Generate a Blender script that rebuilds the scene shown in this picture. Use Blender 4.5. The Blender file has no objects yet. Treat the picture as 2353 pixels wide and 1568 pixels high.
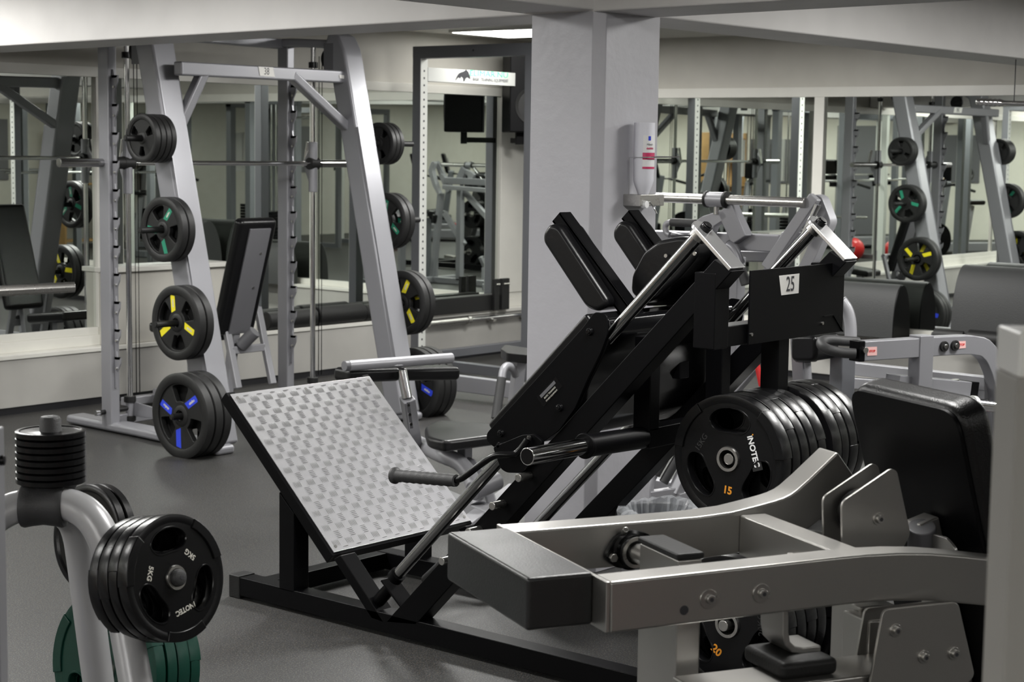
import bpy, bmesh, math, random
from mathutils import Vector, Matrix
random.seed(7)
R = math.radians
sc = bpy.context.scene
COL = sc.collection
V = Vector
# ------------------------------------------------------------------ camera
F, CX, CY, EYE = 4050.0, 1176.5, 784.0, 1.6
_p, _r, _y = math.atan(447 / F), 0.0142, R(39.7)
HD = V((math.cos(_y), math.sin(_y), 0)); RT = V((math.sin(_y), -math.cos(_y), 0)); UP = V((0, 0, 1))
FWD = HD * math.cos(_p) - UP * math.sin(_p)
U0 = UP * math.cos(_p) + HD * math.sin(_p)
RI = RT * math.cos(_r) + U0 * math.sin(_r)
UC = U0 * math.cos(_r) - RT * math.sin(_r)
EYEP = V((0, 0, EYE))
cam = bpy.data.cameras.new('camera'); camo = bpy.data.objects.new('camera', cam); COL.objects.link(camo)
cam.sensor_width = 36; cam.lens = 36 * F / 2353.0; cam.clip_start = .05; cam.clip_end = 100
cam.dof.use_dof = True; cam.dof.focus_distance = 5.0; cam.dof.aperture_fstop = 9.0
M = Matrix((RI, UC, -FWD)).transposed().to_4x4(); M.translation = EYEP
camo.matrix_world = M
sc.camera = camo
# ------------------------------------------------------------------ world, exposure
w = bpy.data.worlds.new('world'); sc.world = w; w.use_nodes = True
w.node_tree.nodes['Background'].inputs[0].default_value = (.9, .95, 1, 1)
w.node_tree.nodes['Background'].inputs[1].default_value = .3
sc.view_settings.view_transform = 'Standard'; sc.view_settings.look = 'None'
sc.view_settings.gamma = 1; sc.view_settings.use_curve_mapping = False
sc.view_settings.exposure = EXPO = 0.0
sc.cycles.max_bounces = 8; sc.cycles.glossy_bounces = 6; sc.cycles.diffuse_bounces = 4
sc.cycles.sample_clamp_indirect = 4; sc.cycles.caustics_reflective = False; sc.cycles.caustics_refractive = False
LIGHTS = []
LAMPS = [(-4.2, -3.2, 40), (-4.2, -.6, 60), (-4.2, 1.9, 60), (-4.2, 5.7, 60), (-4.2, 8.0, 36), (-1.6, -3.2, 30), (-1.6, 1.9, 30), (-1.6, 5.7, 60), (-1.6, 8.0, 36),
         (1.0, 5.7, 40), (1.6, 8.0, 36), (1.0, -1.8, 10), (3.4, -2.8, 12), (6.9, -2.8, 36), (9.4, -2.0, 40),
         (3.6, 2.3, 46), (3.7, 5.9, 60), (4.3, 8.0, 36), (6.9, 2.2, 66), (9.2, 1.9, 60), (6.7, 5.6, 60), (8.9, 6.3, 85), (9.8, 8.02, 5)]
def ceiling_lamp(x, y, power=36, sx=.62, sy=.9):
    l = bpy.data.lights.new('ceiling_lamp', 'AREA'); l.shape = 'RECTANGLE'; l.size = sx * .94; l.size_y = sy * .94
    l.energy = power; l.color = (1.0, .99, .965)
    o = bpy.data.objects.new('ceiling_lamp', l); COL.objects.link(o); o.location = (x, y, 2.395)
    LIGHTS.append((x, y, sx, sy)); return o
for lx, ly, lw in LAMPS: ceiling_lamp(lx, ly, lw)
# ------------------------------------------------------------------ pixel -> point on a plane of the place
def ray(px, py):
    return (FWD * F + RI * (px - CX) - UC * (py - CY)).normalized()
def hit(px, py, p0, n):
    d = ray(px, py); n = V(n); return EYEP + d * ((V(p0) - EYEP).dot(n) / d.dot(n))
def onX(px, py, x): return hit(px, py, (x, 0, 0), (1, 0, 0))
def onY(px, py, y): return hit(px, py, (0, y, 0), (0, 1, 0))
def onZ(px, py, z=0.): return hit(px, py, (0, 0, z), (0, 0, 1))
def atD(px, py, D):
    d = ray(px, py); return EYEP + d * (D / d.dot(FWD))
# ------------------------------------------------------------------ materials
MATS = {}
def mat(name, col, rough=.5, metal=0., bump=0., bscale=80., var=0., vscale=6., coat=0., spec=.5, aniso=0., emis=0., alpha=1., trans=0., col2=None, detail=4):
    if name in MATS: return MATS[name]
    m = bpy.data.materials.new(name); m.use_nodes = True; nt = m.node_tree; b = nt.nodes['Principled BSDF']
    b.inputs['Base Color'].default_value = (*col, 1); b.inputs['Roughness'].default_value = rough
    b.inputs['Metallic'].default_value = metal; b.inputs['Coat Weight'].default_value = coat
    b.inputs['Coat Roughness'].default_value = .15
    b.inputs['Specular IOR Level'].default_value = spec; b.inputs['Alpha'].default_value = alpha
    b.inputs['Transmission Weight'].default_value = trans
    if emis: b.inputs['Emission Color'].default_value = (*col, 1); b.inputs['Emission Strength'].default_value = emis
    tc = nt.nodes.new('ShaderNodeTexCoord')
    if var or col2:
        n = nt.nodes.new('ShaderNodeTexNoise'); n.inputs['Scale'].default_value = vscale; n.inputs['Detail'].default_value = detail
        nt.links.new(tc.outputs['Object'], n.inputs['Vector'])
        mx = nt.nodes.new('ShaderNodeMix'); mx.data_type = 'RGBA'
        rp = nt.nodes.new('ShaderNodeMapRange'); rp.inputs[1].default_value = .35; rp.inputs[2].default_value = .65
        nt.links.new(n.outputs['Fac'], rp.inputs[0]); nt.links.new(rp.outputs[0], mx.inputs[0])
        c2 = col2 or tuple(c * (1 - var) for c in col)
        mx.inputs[6].default_value = (*col, 1); mx.inputs[7].default_value = (*c2, 1)
        nt.links.new(mx.outputs[2], b.inputs['Base Color'])
        rr = nt.nodes.new('ShaderNodeMapRange'); rr.inputs[3].default_value = rough * .85; rr.inputs[4].default_value = min(1, rough * 1.2)
        nt.links.new(n.outputs['Fac'], rr.inputs[0]); nt.links.new(rr.outputs[0], b.inputs['Roughness'])
    if bump:
        n2 = nt.nodes.new('ShaderNodeTexNoise'); n2.inputs['Scale'].default_value = bscale; n2.inputs['Detail'].default_value = 3
        nt.links.new(tc.outputs['Object'], n2.inputs['Vector'])
        bp = nt.nodes.new('ShaderNodeBump'); bp.inputs['Strength'].default_value = bump; bp.inputs['Distance'].default_value = .004
        nt.links.new(n2.outputs['Fac'], bp.inputs['Height']); nt.links.new(bp.outputs['Normal'], b.inputs['Normal'])
    MATS[name] = m; return m
K = dict(
 wall=mat('wall_paint', (.50, .485, .44), .55, var=.05, bump=.05, bscale=25),
 wall_bright=mat('pale_wall_paint', (.78, .76, .68), .6, var=.04),
 wall_low=mat('wall_paint_lower', (.42, .41, .385), .5, var=.10, vscale=3, bump=.05, bscale=30),
 ceil=mat('ceiling_paint', (.62, .61, .57), .7, var=.04),
 beam=mat('beam_paint', (.74, .725, .71), .5, var=.04, bump=.1, bscale=18),
 column=mat('column_paint', (.42, .415, .445), .42, bump=.35, bscale=26, var=.04),
 trim=mat('white_trim', (.68, .67, .62), .35, var=.04),
 skirt=mat('black_skirting', (.012, .012, .014), .4),
 silver=mat('silver_powder_coat', (.27, .27, .29), .36, .35, bump=.03, bscale=300),
 silver2=mat('light_grey_coat', (.33, .33, .35), .38, .25),
 steelframe=mat('warm_grey_coat', (.46, .45, .43), .32, .90, var=.04, bump=.03, bscale=400),
 treegrey=mat('pale_silver_coat', (.44, .44, .45), .32, .15),
 rackgrey=mat('rack_grey', (.16, .165, .18), .4, .3),
 rackwhite=mat('rack_light', (.62, .63, .60), .4, .1),
 black=mat('black_powder_coat', (.0025, .0025, .003), .38, bump=.06, bscale=500, spec=.10),
 blackgloss=mat('black_gloss', (.004, .004, .0045), .2, spec=.3),
 rubber=mat('plate_rubber', (.0045, .0045, .005), .27, spec=.3, bump=.05, bscale=200),
 rubbermat=mat('rubber_matte', (.012, .012, .012), .5, spec=.3, bump=.2, bscale=200),
 graphite=mat('graphite_rubber', (.017, .017, .0175), .36, bump=.15, bscale=250, var=.2),
 leather=mat('black_leather', (.0045, .0045, .005), .3, spec=.4, bump=.22, bscale=330),
 leathers=mat('smooth_black_vinyl', (.0045, .0045, .005), .3, spec=.3, bump=.1, bscale=60),
 chrome=mat('chrome', (.72, .72, .72), .10, 1.),
 steel=mat('brushed_steel', (.55, .54, .52), .28, 1., var=.1, vscale=60),
 darkchrome=mat('dark_chrome', (.36, .36, .36), .16, 1.),
 mirror=mat('mirror_glass', (.80, .84, .80), .0, 1.),
 white=mat('white_plastic', (.8, .8, .8), .35),
 paper=mat('paper', (.72, .71, .68), .6),
 ink=mat('ink', (.03, .03, .035), .5),
 yellow=mat('yellow_print', (.75, .66, .02), .4), green=mat('green_print', (.02, .22, .13), .4),
 blue=mat('blue_print', (.03, .06, .62), .4), orange=mat('orange_print', (.85, .33, .03), .4),
 lettering=mat('pale_print', (.6, .58, .52), .5), ltgreen=mat('sign_green', (.10, .72, .38), .5),
 greenrub=mat('green_rubber', (.001, .040, .026), .35, bump=.05, bscale=200),
 red=mat('red_plastic', (.6, .02, .02), .35), pink=mat('warning_pink', (.75, .45, .43), .5),
 grip=mat('grip_rubber', (.035, .035, .036), .55, bump=.2, bscale=300),
 foam=mat('foam_mat', (.035, .036, .036), .6, bump=.3, bscale=150),
 board=mat('grey_board', (.13, .13, .14), .45), magenta=mat('magenta_print', (.55, .03, .12), .4),
 beige=mat('beige_plastic', (.7, .6, .4), .5), wood=mat('light_wood', (.45, .27, .10), .5, var=.3, vscale=3),
 screen=mat('screen_glass', (.004, .004, .005), .15), bluebag=mat('blue_fabric', (.02, .05, .5), .7),
 lamp=mat('lamp_diffuser', (1, .985, .94), .5, emis=9.),
)
def floor_mat():
    m = bpy.data.materials.new('speckled_rubber_floor'); m.use_nodes = True; nt = m.node_tree; b = nt.nodes['Principled BSDF']
    tc = nt.nodes.new('ShaderNodeTexCoord')
    base = nt.nodes.new('ShaderNodeTexNoise'); base.inputs['Scale'].default_value = 1.3; base.inputs['Detail'].default_value = 5
    nt.links.new(tc.outputs['Object'], base.inputs['Vector'])
    r0 = nt.nodes.new('ShaderNodeValToRGB'); r0.color_ramp.elements[0].position = .3; r0.color_ramp.elements[1].position = .7
    r0.color_ramp.elements[0].color = (.016, .016, .0157, 1); r0.color_ramp.elements[1].color = (.022, .0215, .021, 1)
    nt.links.new(base.outputs['Fac'], r0.inputs[0])
    cur = r0.outputs[0]
    for sc_, thr, col in ((190, .62, (.09, .078, .062)), (240, .64, (.075, .083, .09)), (150, .66, (.008, .008, .008))):
        n = nt.nodes.new('ShaderNodeTexNoise'); n.inputs['Scale'].default_value = sc_; n.inputs['Detail'].default_value = 1
        mp = nt.nodes.new('ShaderNodeMapping'); mp.inputs['Location'].default_value = (sc_, 3, 7)
        nt.links.new(tc.outputs['Object'], mp.inputs[0]); nt.links.new(mp.outputs[0], n.inputs['Vector'])
        r = nt.nodes.new('ShaderNodeMapRange'); r.inputs[1].default_value = thr - .05; r.inputs[2].default_value = thr + .03
        nt.links.new(n.outputs['Fac'], r.inputs[0])
        mx = nt.nodes.new('ShaderNodeMix'); mx.data_type = 'RGBA'; mx.inputs[7].default_value = (*col, 1)
        nt.links.new(r.outputs[0], mx.inputs[0]); nt.links.new(cur, mx.inputs[6]); cur = mx.outputs[2]
    nt.links.new(cur, b.inputs['Base Color']); b.inputs['Roughness'].default_value = .52
    n = nt.nodes.new('ShaderNodeTexNoise'); n.inputs['Scale'].default_value = 260; nt.links.new(tc.outputs['Object'], n.inputs['Vector'])
    bp = nt.nodes.new('ShaderNodeBump'); bp.inputs['Strength'].default_value = .12; bp.inputs['Distance'].default_value = .003
    nt.links.new(n.outputs['Fac'], bp.inputs['Height']); nt.links.new(bp.outputs['Normal'], b.inputs['Normal'])
    return m
K['floor'] = floor_mat()
# ------------------------------------------------------------------ mesh kit
def frame_of(d, up=None):
    d = V(d).normalized(); up = V(up) if up is not None else (UP if abs(d.z) < .95 else V((1, 0, 0)))
    s = d.cross(up)
    if s.length < 1e-5: s = d.cross(V((0, 1, 0)))
    s.normalize(); return d, s, s.cross(d).normalized()
class G:
    def __init__(s): s.v = []; s.f = []
    def _add(s, vs, fs):
        k = len(s.v); s.v += [tuple(p) for p in vs]; s.f += [tuple(i + k for i in f) for f in fs]; return s
    def box(s, a, b):
        x0, y0, z0 = a; x1, y1, z1 = b
        return s._add([(x0, y0, z0), (x1, y0, z0), (x1, y1, z0), (x0, y1, z0), (x0, y0, z1), (x1, y0, z1), (x1, y1, z1), (x0, y1, z1)],
                      [(3, 2, 1, 0), (4, 5, 6, 7), (0, 1, 5, 4), (1, 2, 6, 5), (2, 3, 7, 6), (3, 0, 4, 7)])
    def beam(s, p, q, w, h, up=None):            # box tube from p to q, w across, h along up
        p, q = V(p), V(q); d, r, u = frame_of(q - p, up)
        vs = [e + r * (a * w / 2) + u * (b * h / 2) for e in (p, q) for a, b in ((-1, -1), (1, -1), (1, 1), (-1, 1))]
        return s._add(vs, [(0, 1, 2, 3), (7, 6, 5, 4), (0, 4, 5, 1), (1, 5, 6, 2), (2, 6, 7, 3), (3, 7, 4, 0)])
    def rail(s, pts, w, h, side=(1, 0, 0)):        # box tube swept through points lying in a plane with normal `side`
        pts = [V(p) for p in pts]; side = V(side).normalized(); n = len(pts); vs = []; fs = []
        for i, p in enumerate(pts):
            a = pts[max(i - 1, 0)]; b = pts[min(i + 1, n - 1)]; t = (b - a).normalized()
            if 0 < i < n - 1:
                t1 = (p - a).normalized(); t2 = (b - p).normalized(); t = (t1 + t2).normalized(); k = 1 / max(.4, t.dot(t1))
            else: k = 1
            u = side.cross(t).normalized() * k
            vs += [p + side * (x * w / 2) + u * (y * h / 2) for x, y in ((-1, -1), (1, -1), (1, 1), (-1, 1))]
        for i in range(n - 1):
            for j in range(4):
                a, b = i * 4 + j, i * 4 + (j + 1) % 4; fs.append((a, b, b + 4, a + 4))
        fs += [(3, 2, 1, 0), tuple((n - 1) * 4 + j for j in range(4))]
        return s._add(vs, fs)
    def cyl(s, p, q, r, n=24, r2=None):
        p, q = V(p), V(q); d, a, b = frame_of(q - p); r2 = r if r2 is None else r2; vs = []
        for e, rr in ((p, r), (q, r2)): vs += [e + (a * math.cos(t) + b * math.sin(t)) * rr for t in [2 * math.pi * i / n for i in range(n)]]
        return s._add(vs, [(i, (i + 1) % n, (i + 1) % n + n, i + n) for i in range(n)] + [tuple(reversed(range(n))), tuple(range(n, 2 * n))])
    def lathe(s, prof, p, d, n=40, cap=True):     # prof: (t along d, radius)
        p = V(p); d, a, b = frame_of(d); vs = []; m = len(prof)
        for t, r in prof: vs += [p + d * t + (a * math.cos(x) + b * math.sin(x)) * max(r, 1e-5) for x in [2 * math.pi * i / n for i in range(n)]]
        fs = [(k * n + i, k * n + (i + 1) % n, (k + 1) * n + (i + 1) % n, (k + 1) * n + i) for k in range(m - 1) for i in range(n)]
        if cap: fs += [tuple(reversed(range(n))), tuple(range((m - 1) * n, m * n))]
        return s._add(vs, fs)
    def tube(s, pts, r, n=14, smooth=0):
        pts = [V(p) for p in pts]
        for _ in range(smooth):
            q = [pts[0]]
            for a, b in zip(pts[:-1], pts[1:]): q += [a.lerp(b, .25), a.lerp(b, .75)]
            pts = q + [pts[-1]]
        vs = []; m = len(pts); prev = None
        for i, p in enumerate(pts):
            t = (pts[min(i + 1, m - 1)] - pts[max(i - 1, 0)]).normalized()
            if prev is None: _, a, b = frame_of(t)
            else:
                a = (prev - t * prev.dot(t)).normalized(); b = t.cross(a)
            prev = a
            rr = r[i] if isinstance(r, (list, tuple)) else r
            vs += [p + (a * math.cos(x) + b * math.sin(x)) * rr for x in [2 * math.pi * k / n for k in range(n)]]
        fs = [(k * n + i, k * n + (i + 1) % n, (k + 1) * n + (i + 1) % n, (k + 1) * n + i) for k in range(m - 1) for i in range(n)]
        fs += [tuple(reversed(range(n))), tuple(range((m - 1) * n, m * n))]
        return s._add(vs, fs)
    def prism(s, pts, vec):                        # polygon (3-D points in a plane) pushed along vec
        pts = [V(p) for p in pts]; n = len(pts); vec = V(vec)
        nrm = V((0, 0, 0))
        for i in range(n): nrm += pts[i].cross(pts[(i + 1) % n])
        if nrm.dot(vec) > 0: pts = pts[::-1]
        vs = pts + [p + vec for p in pts]
        return s._add(vs, [tuple(range(n))] + [tuple(range(2 * n - 1, n - 1, -1))] + [(i, i + n, (i + 1) % n + n, (i + 1) % n) for i in range(n)])
    def ball(s, c, r, n=12, sz=(1, 1, 1)):
        c = V(c); vs = []; fs = []
        for j in range(1, n):
            th = math.pi * j / n
            vs += [c + V((math.sin(th) * math.cos(2 * math.pi * i / n) * sz[0], math.sin(th) * math.sin(2 * math.pi * i / n) * sz[1], math.cos(th) * sz[2])) * r for i in range(n)]
        top = len(vs); vs += [c + V((0, 0, r * sz[2])), c - V((0, 0, r * sz[2]))]
        fs += [(j * n + i, (j + 1) * n + i, (j + 1) * n + (i + 1) % n, j * n + (i + 1) % n) for j in range(n - 2) for i in range(n)]
        fs += [(top, i, (i + 1) % n) for i in range(n)] + [(top + 1, (n - 2) * n + (i + 1) % n, (n - 2) * n + i) for i in range(n)]
        return s._add(vs, fs)
    def merge(s, me, mx=None):
        mx = mx or Matrix(); return s._add([mx @ v.co for v in me.vertices], [tuple(p.vertices) for p in me.polygons])
    def mesh(s, name, m, flat=False, angle=35):
        me = bpy.data.meshes.new(name); me.from_pydata(s.v, [], s.f); me.validate(); me.update()
        me.materials.append(K[m] if isinstance(m, str) else m)
        if not flat:
            me.polygons.foreach_set('use_smooth', [True] * len(me.polygons)); me.set_sharp_from_angle(angle=R(angle))
        return me
    def build(s, name, m, parent=None, bevel=0., seg=2, flat=False, label=None, kind=None, subsurf=0):
        o = bpy.data.objects.new(name, s.mesh(name, m, flat)); COL.objects.link(o)
        if bevel:
            b = o.modifiers.new('bevel', 'BEVEL'); b.width = bevel; b.segments = seg; b.limit_method = 'ANGLE'; b.angle_limit = R(40); b.harden_normals = True
        if subsurf:
            b = o.modifiers.new('sub', 'SUBSURF'); b.levels = b.render_levels = subsurf
        return attach(o, parent, label, kind)
def world_of(o):
    m = o.matrix_basis.copy()
    if o.parent: m = world_of(o.parent) @ o.matrix_parent_inverse @ m
    return m
def attach(o, parent, label=None, kind=None):
    if parent is not None:
        o.parent = parent; o.matrix_parent_inverse = world_of(parent).inverted()
    if label: o['label'] = label
    if kind: o['kind'] = kind
    return o
def thing(name, label, cat, loc=(0, 0, 0), group=None):
    o = bpy.data.objects.new(name, None); COL.objects.link(o); o.location = loc; o.empty_display_size = .1
    return tag(o, label, cat, group)
def tag(o, label, cat, group=None):
    o['label'] = label; o['category'] = cat
    if group: o['group'] = group
    return o
def dup(root, mx, label=None, group=None, name=None):
    r = root.copy(); COL.objects.link(r); r.matrix_world = mx
    if label: r['label'] = label
    if group: r['group'] = group
    def kids(src, dst):
        for c in [c for c in src.children]:
            d = c.copy(); COL.objects.link(d); d.parent = dst; kids(c, d)
    kids(root, r); return r
_tc = {}
def text_mesh(s, size=1., depth=.0006, align='CENTER', bold=0.):
    k = (s, size, depth, align, bold)
    if k not in _tc:
        c = bpy.data.curves.new('t', 'FONT'); c.body = s; c.size = size; c.extrude = depth; c.align_x = align; c.align_y = 'CENTER'; c.offset = bold; c.resolution_u = 3
        o = bpy.data.objects.new('t', c); _tc[k] = bpy.data.meshes.new_from_object(o); bpy.data.objects.remove(o)
    return _tc[k]
def curve_mesh(loops, depth, bevel=0., bres=2):
    """flat shape with holes (loops of 2-D points), thickness depth centred on z=0, rounded edges"""
    c = bpy.data.curves.new('c', 'CURVE'); c.dimensions = '2D'; c.fill_mode = 'BOTH'; c.extrude = depth / 2 - bevel; c.bevel_depth = bevel; c.bevel_resolution = bres; c.offset = -bevel
    for lp in loops:
        s = c.splines.new('POLY'); s.points.add(len(lp) - 1); s.use_cyclic_u = True
        for p, (x, y) in zip(s.points, lp): p.co = (x, y, 0, 1)
    o = bpy.data.objects.new('c', c); me = bpy.data.meshes.new_from_object(o); bpy.data.objects.remove(o); return me
def mx_face(o, xdir, ydir):
    """matrix whose local x,y lie along xdir,ydir and z out of the face"""
    x = V(xdir).normalized(); y = V(ydir); y = (y - x * y.dot(x)).normalized(); z = x.cross(y)
    m = Matrix((x, y, z)).transposed().to_4x4(); m.translation = V(o); return m
def poly(fn, a, *pts): return [fn(x, y, a) for x, y in pts]
def rounded(pts, r=.02, n=4):
    """round the corners of a coplanar 3-D polygon"""
    out = []; m = len(pts)
    for i in range(m):
        p = V(pts[i]); a = V(pts[i - 1]); b = V(pts[(i + 1) % m]); da, db = a - p, b - p
        k = min(r, da.length * .45, db.length * .45); p0 = p + da.normalized() * k; p1 = p + db.normalized() * k
        for j in range(n + 1):
            t = j / n; out.append(p0.lerp(p, t).lerp(p.lerp(p1, t), t))
    return out
# ================================================================== the room
YW, YM = 8.74, 8.85           # front of the ledge, face of the mirrors (left wall)
XW, XM = 10.84, 10.95         # the same for the right wall
X0, Y0, ZC = -6.0, -5.0, 2.42
def struct(name, g, m, bevel=0., **k): return g.build(name, m, None, bevel, kind='structure', **k)
struct('floor', G().box((X0 - .2, Y0 - .2, -.1), (11.3, 9.2, 0)), 'floor')
struct('ceiling', G().box((X0 - .2, Y0 - .2, ZC), (11.3, 9.2, 2.55)), 'ceil')
struct('wall_left', G().box((X0, YM + .012, 0), (11.3, 9.2, ZC)), 'wall')
struct('wall_right', G().box((XM + .012, Y0, 0), (11.3, 9.2, ZC)), 'wall')
struct('wall_back', G().box((X0 - .2, Y0 - .2, 0), (11.3, Y0, ZC)), 'wall')
struct('wall_far', G().box((X0 - .2, Y0, 0), (X0, 9.2, ZC)), 'wall_bright')
# low plinth walls with a ledge in front of the mirrors
def zy(px, py): return onY(px, py, YM).z
struct('trim_1', G().box((X0, YW, .045), (XW, YM + .012, .325)), 'wall_low')
struct('trim_2', G().box((X0, YW - .012, .325), (XW, YM + .012, .352)), 'trim', .004)
struct('baseboard_left', G().box((X0, YW + .012, 0), (XW, YM, .045)), 'skirt')
struct('trim_3', G().box((XW, Y0, .045), (XM + .012, YM + .012, .325)), 'wall_low')
struct('trim_4', G().box((XW - .012, Y0, .325), (XM + .012, YW, .352)), 'trim', .004)
struct('baseboard_right', G().box((XW + .012, Y0, 0), (XM, YM, .045)), 'skirt')
# white boards framing the mirrors
struct('trim_5', G().box((X0, YM - .022, 1.982), (XM, YM + .012, 2.045)), 'trim', .003)
struct('trim_6', G().box((X0, YM - .03, .352), (XM, YM + .012, .415)).box((X0, YM - .016, .415), (XM, YM + .012, .462)), 'trim', .003)
struct('trim_7', G().box((XM - .022, Y0, 1.975), (XM + .012, YM, 2.045)), 'trim', .003)
struct('trim_8', G().box((XM - .03, Y0, .352), (XM + .012, YM, .40)), 'trim', .003)
xd = [onY(217, 400, YM).x, onY(236, 400, YM).x]; xr = onY(1145, 450, YM).x
n = 9
for a, b in ((xd[0], xd[1]), (xr, XM)):
    struct('trim_%d' % n, G().box((a, YM - .025, .462), (b, YM + .012, 1.982)), 'trim', .003); n += 1
def mirror(a, b, wall, lab):
    if wall == 'L': g = G().box((a, YM, .455), (b, YM + .006, 1.985))
    else: g = G().box((XM, a, .395), (XM + .006, b, 1.98))
    tag(g.build('wall_mirror', 'mirror', flat=True), lab, 'mirror')
mirror(2.6, xd[0], 'L', 'large wall mirror left of the tall silver barbell machine')
mirror(xd[1], xr, 'L', 'long wall mirror behind the tall silver barbell machine and the perforated rack')
mirror(X0 + .5, 2.5, 'L', 'wall mirror beyond the left edge of the view')
yd = (onX(1893, 400, XM).y, onX(1870, 400, XM).y)
struct('trim_%d' % n, G().box((XM - .025, yd[0], .40), (XM + .012, yd[1], 1.975)), 'trim', .003); n += 1
mirror(yd[1], YM - .12, 'R', 'wall mirror between the pillar and the white upright strip')
mirror(3.6, yd[0], 'R', 'wall mirror right of the white upright strip, behind the curved grey arm')
mirror(Y0 + .5, 3.5, 'R', 'wall mirror beyond the right edge of the view')
# grey white panel box standing on the ledge behind the silver machine
pz = .80
struct('trim_%d' % n, G().box((6.66, YW + .01, .352), (7.62, YM + .01, pz)), 'wall', .006); n += 1
struct('trim_%d' % n, G().box((6.65, YW - .02, pz), (7.64, YM + .01, pz + .03)), 'trim', .004); n += 1
# beams and pillar
ZB = 2.095
struct('ceiling_beam_long', G()._add([(5.20, Y0, 2.17), (5.56, Y0, 2.17), (5.55, YM, 2.052), (5.20, YM, 2.052), (5.20, Y0, ZC + .01), (5.56, Y0, ZC + .01), (5.55, YM, ZC + .01), (5.20, YM, ZC + .01)],
        [(3, 2, 1, 0), (4, 5, 6, 7), (0, 1, 5, 4), (1, 2, 6, 5), (2, 3, 7, 6), (3, 0, 4, 7)]), 'beam', .008)
struct('ceiling_beam_cross', G().box((X0, 3.95, ZB + .004), (XM, 4.29, ZC + .01)), 'beam', .008)
c0 = V((5.20, 3.92, 0)); ch = .036
struct('pillar', G().prism([(5.202, 4.245, 0), (5.202, 3.92 + ch, 0), (5.202 + ch, 3.92, 0), (5.578, 3.92, 0), (5.578, 4.245, 0)], (0, 0, ZB + .012)), 'column', .004)
# a cable tray on the right ceiling (dark louvre at the top right of the picture)
# ceiling lights
lab_cl = 'flush white ceiling light panel outside the view'
first = None
for (x, y, sx, sy) in LIGHTS:
    t = thing('ceiling_light', lab_cl, 'light', (x, y, ZC), 'ceiling light panels over the gym')
    if abs(x - 9.8) < .01 and y > 7.9: t['label'] = 'lit white ceiling light panel just left of the pillar top'; del t['group']
    G().box((x - sx / 2 - .02, y - sy / 2 - .02, 2.401), (x + sx / 2 + .02, y + sy / 2 + .02, ZC)).build('housing', 'trim', t)
    G().box((x - sx / 2, y - sy / 2, 2.3975), (x + sx / 2, y + sy / 2, 2.401)).build('diffuser', 'lamp', t)
# louvred vent, top right corner
p = onZ(2260, 0, ZC)
t = thing('ceiling_vent', 'dark slotted ceiling vent at the top right corner', 'vent', (8.4, 2.9, ZC))
G().box((7.6, 2.4, ZC - .012), (9.9, 3.3, ZC)).build('vent_frame', 'beam', t, .003)
for i in range(7):
    G().box((7.65, 2.46 + i * .115, ZC - .02), (9.85, 2.53 + i * .115, ZC - .012)).build('slat', 'black', t)
# ================================================================== weight plates (local: disc in XY, face towards +Z)
def circ(r, n=64, cx=0, cy=0): return [(cx + r * math.cos(2 * math.pi * i / n), cy + r * math.sin(2 * math.pi * i / n)) for i in range(n)]
def sector(r1, r2, half, mid, rc, n=7):
    pts = []; a0, a1 = mid - half, mid + half
    raw = [(r1, a1 - (a1 - a0) * i / n) for i in range(n + 1)] + [(r2, a0 + (a1 - a0) * i / n) for i in range(n + 1)]
    p2 = [V((r * math.cos(a), r * math.sin(a), 0)) for r, a in raw]
    # round the four corners
    out = []
    m = len(p2)
    for i, p in enumerate(p2):
        if i in (0, n, n + 1, 2 * n + 1):
            a, b = p2[i - 1], p2[(i + 1) % m]; k = min(rc, (a - p).length * .9, (b - p).length * .45 if i in (n, 2 * n + 1) else (b - p).length * .9)
            k2 = min(rc, (b - p).length * .9)
            q0, q1 = p + (a - p).normalized() * min(rc, (a - p).length * .9), p + (b - p).normalized() * k2
            for j in range(5):
                t = j / 4; q = q0.lerp(p, t).lerp(p.lerp(q1, t), t); out.append((q.x, q.y))
        else: out.append((p.x, p.y))
    return out
def bean(r1, r2, half, mid, n=22):
    """kidney shaped hole as a warped ellipse in polar space"""
    rm, rh = (r1 + r2) / 2, (r2 - r1) / 2; out = []
    for i in range(n):
        t = 2 * math.pi * i / n
        c, s_ = math.cos(t), math.sin(t)
        a = mid + half * math.copysign(abs(c) ** .8, c); r = rm + rh * math.copysign(abs(s_) ** .8, s_)
        out.append((r * math.cos(a), r * math.sin(a)))
    return out
def ringlathe(g, prof, n=64): return g.lathe(prof + [prof[0]], (0, 0, 0), (0, 0, 1), n, cap=False)
def txt(parent, s, size, pos, rot, m, z, name='lettering', bold=0.0, label=None):
    g = G(); mx = Matrix.Translation((pos[0], pos[1], z)) @ Matrix.Rotation(R(rot), 4, 'Z'); g.merge(text_mesh(s, size, .0005, bold=bold), mx)
    o = g.build(name, m, parent, flat=True, label=label); return o
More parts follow.
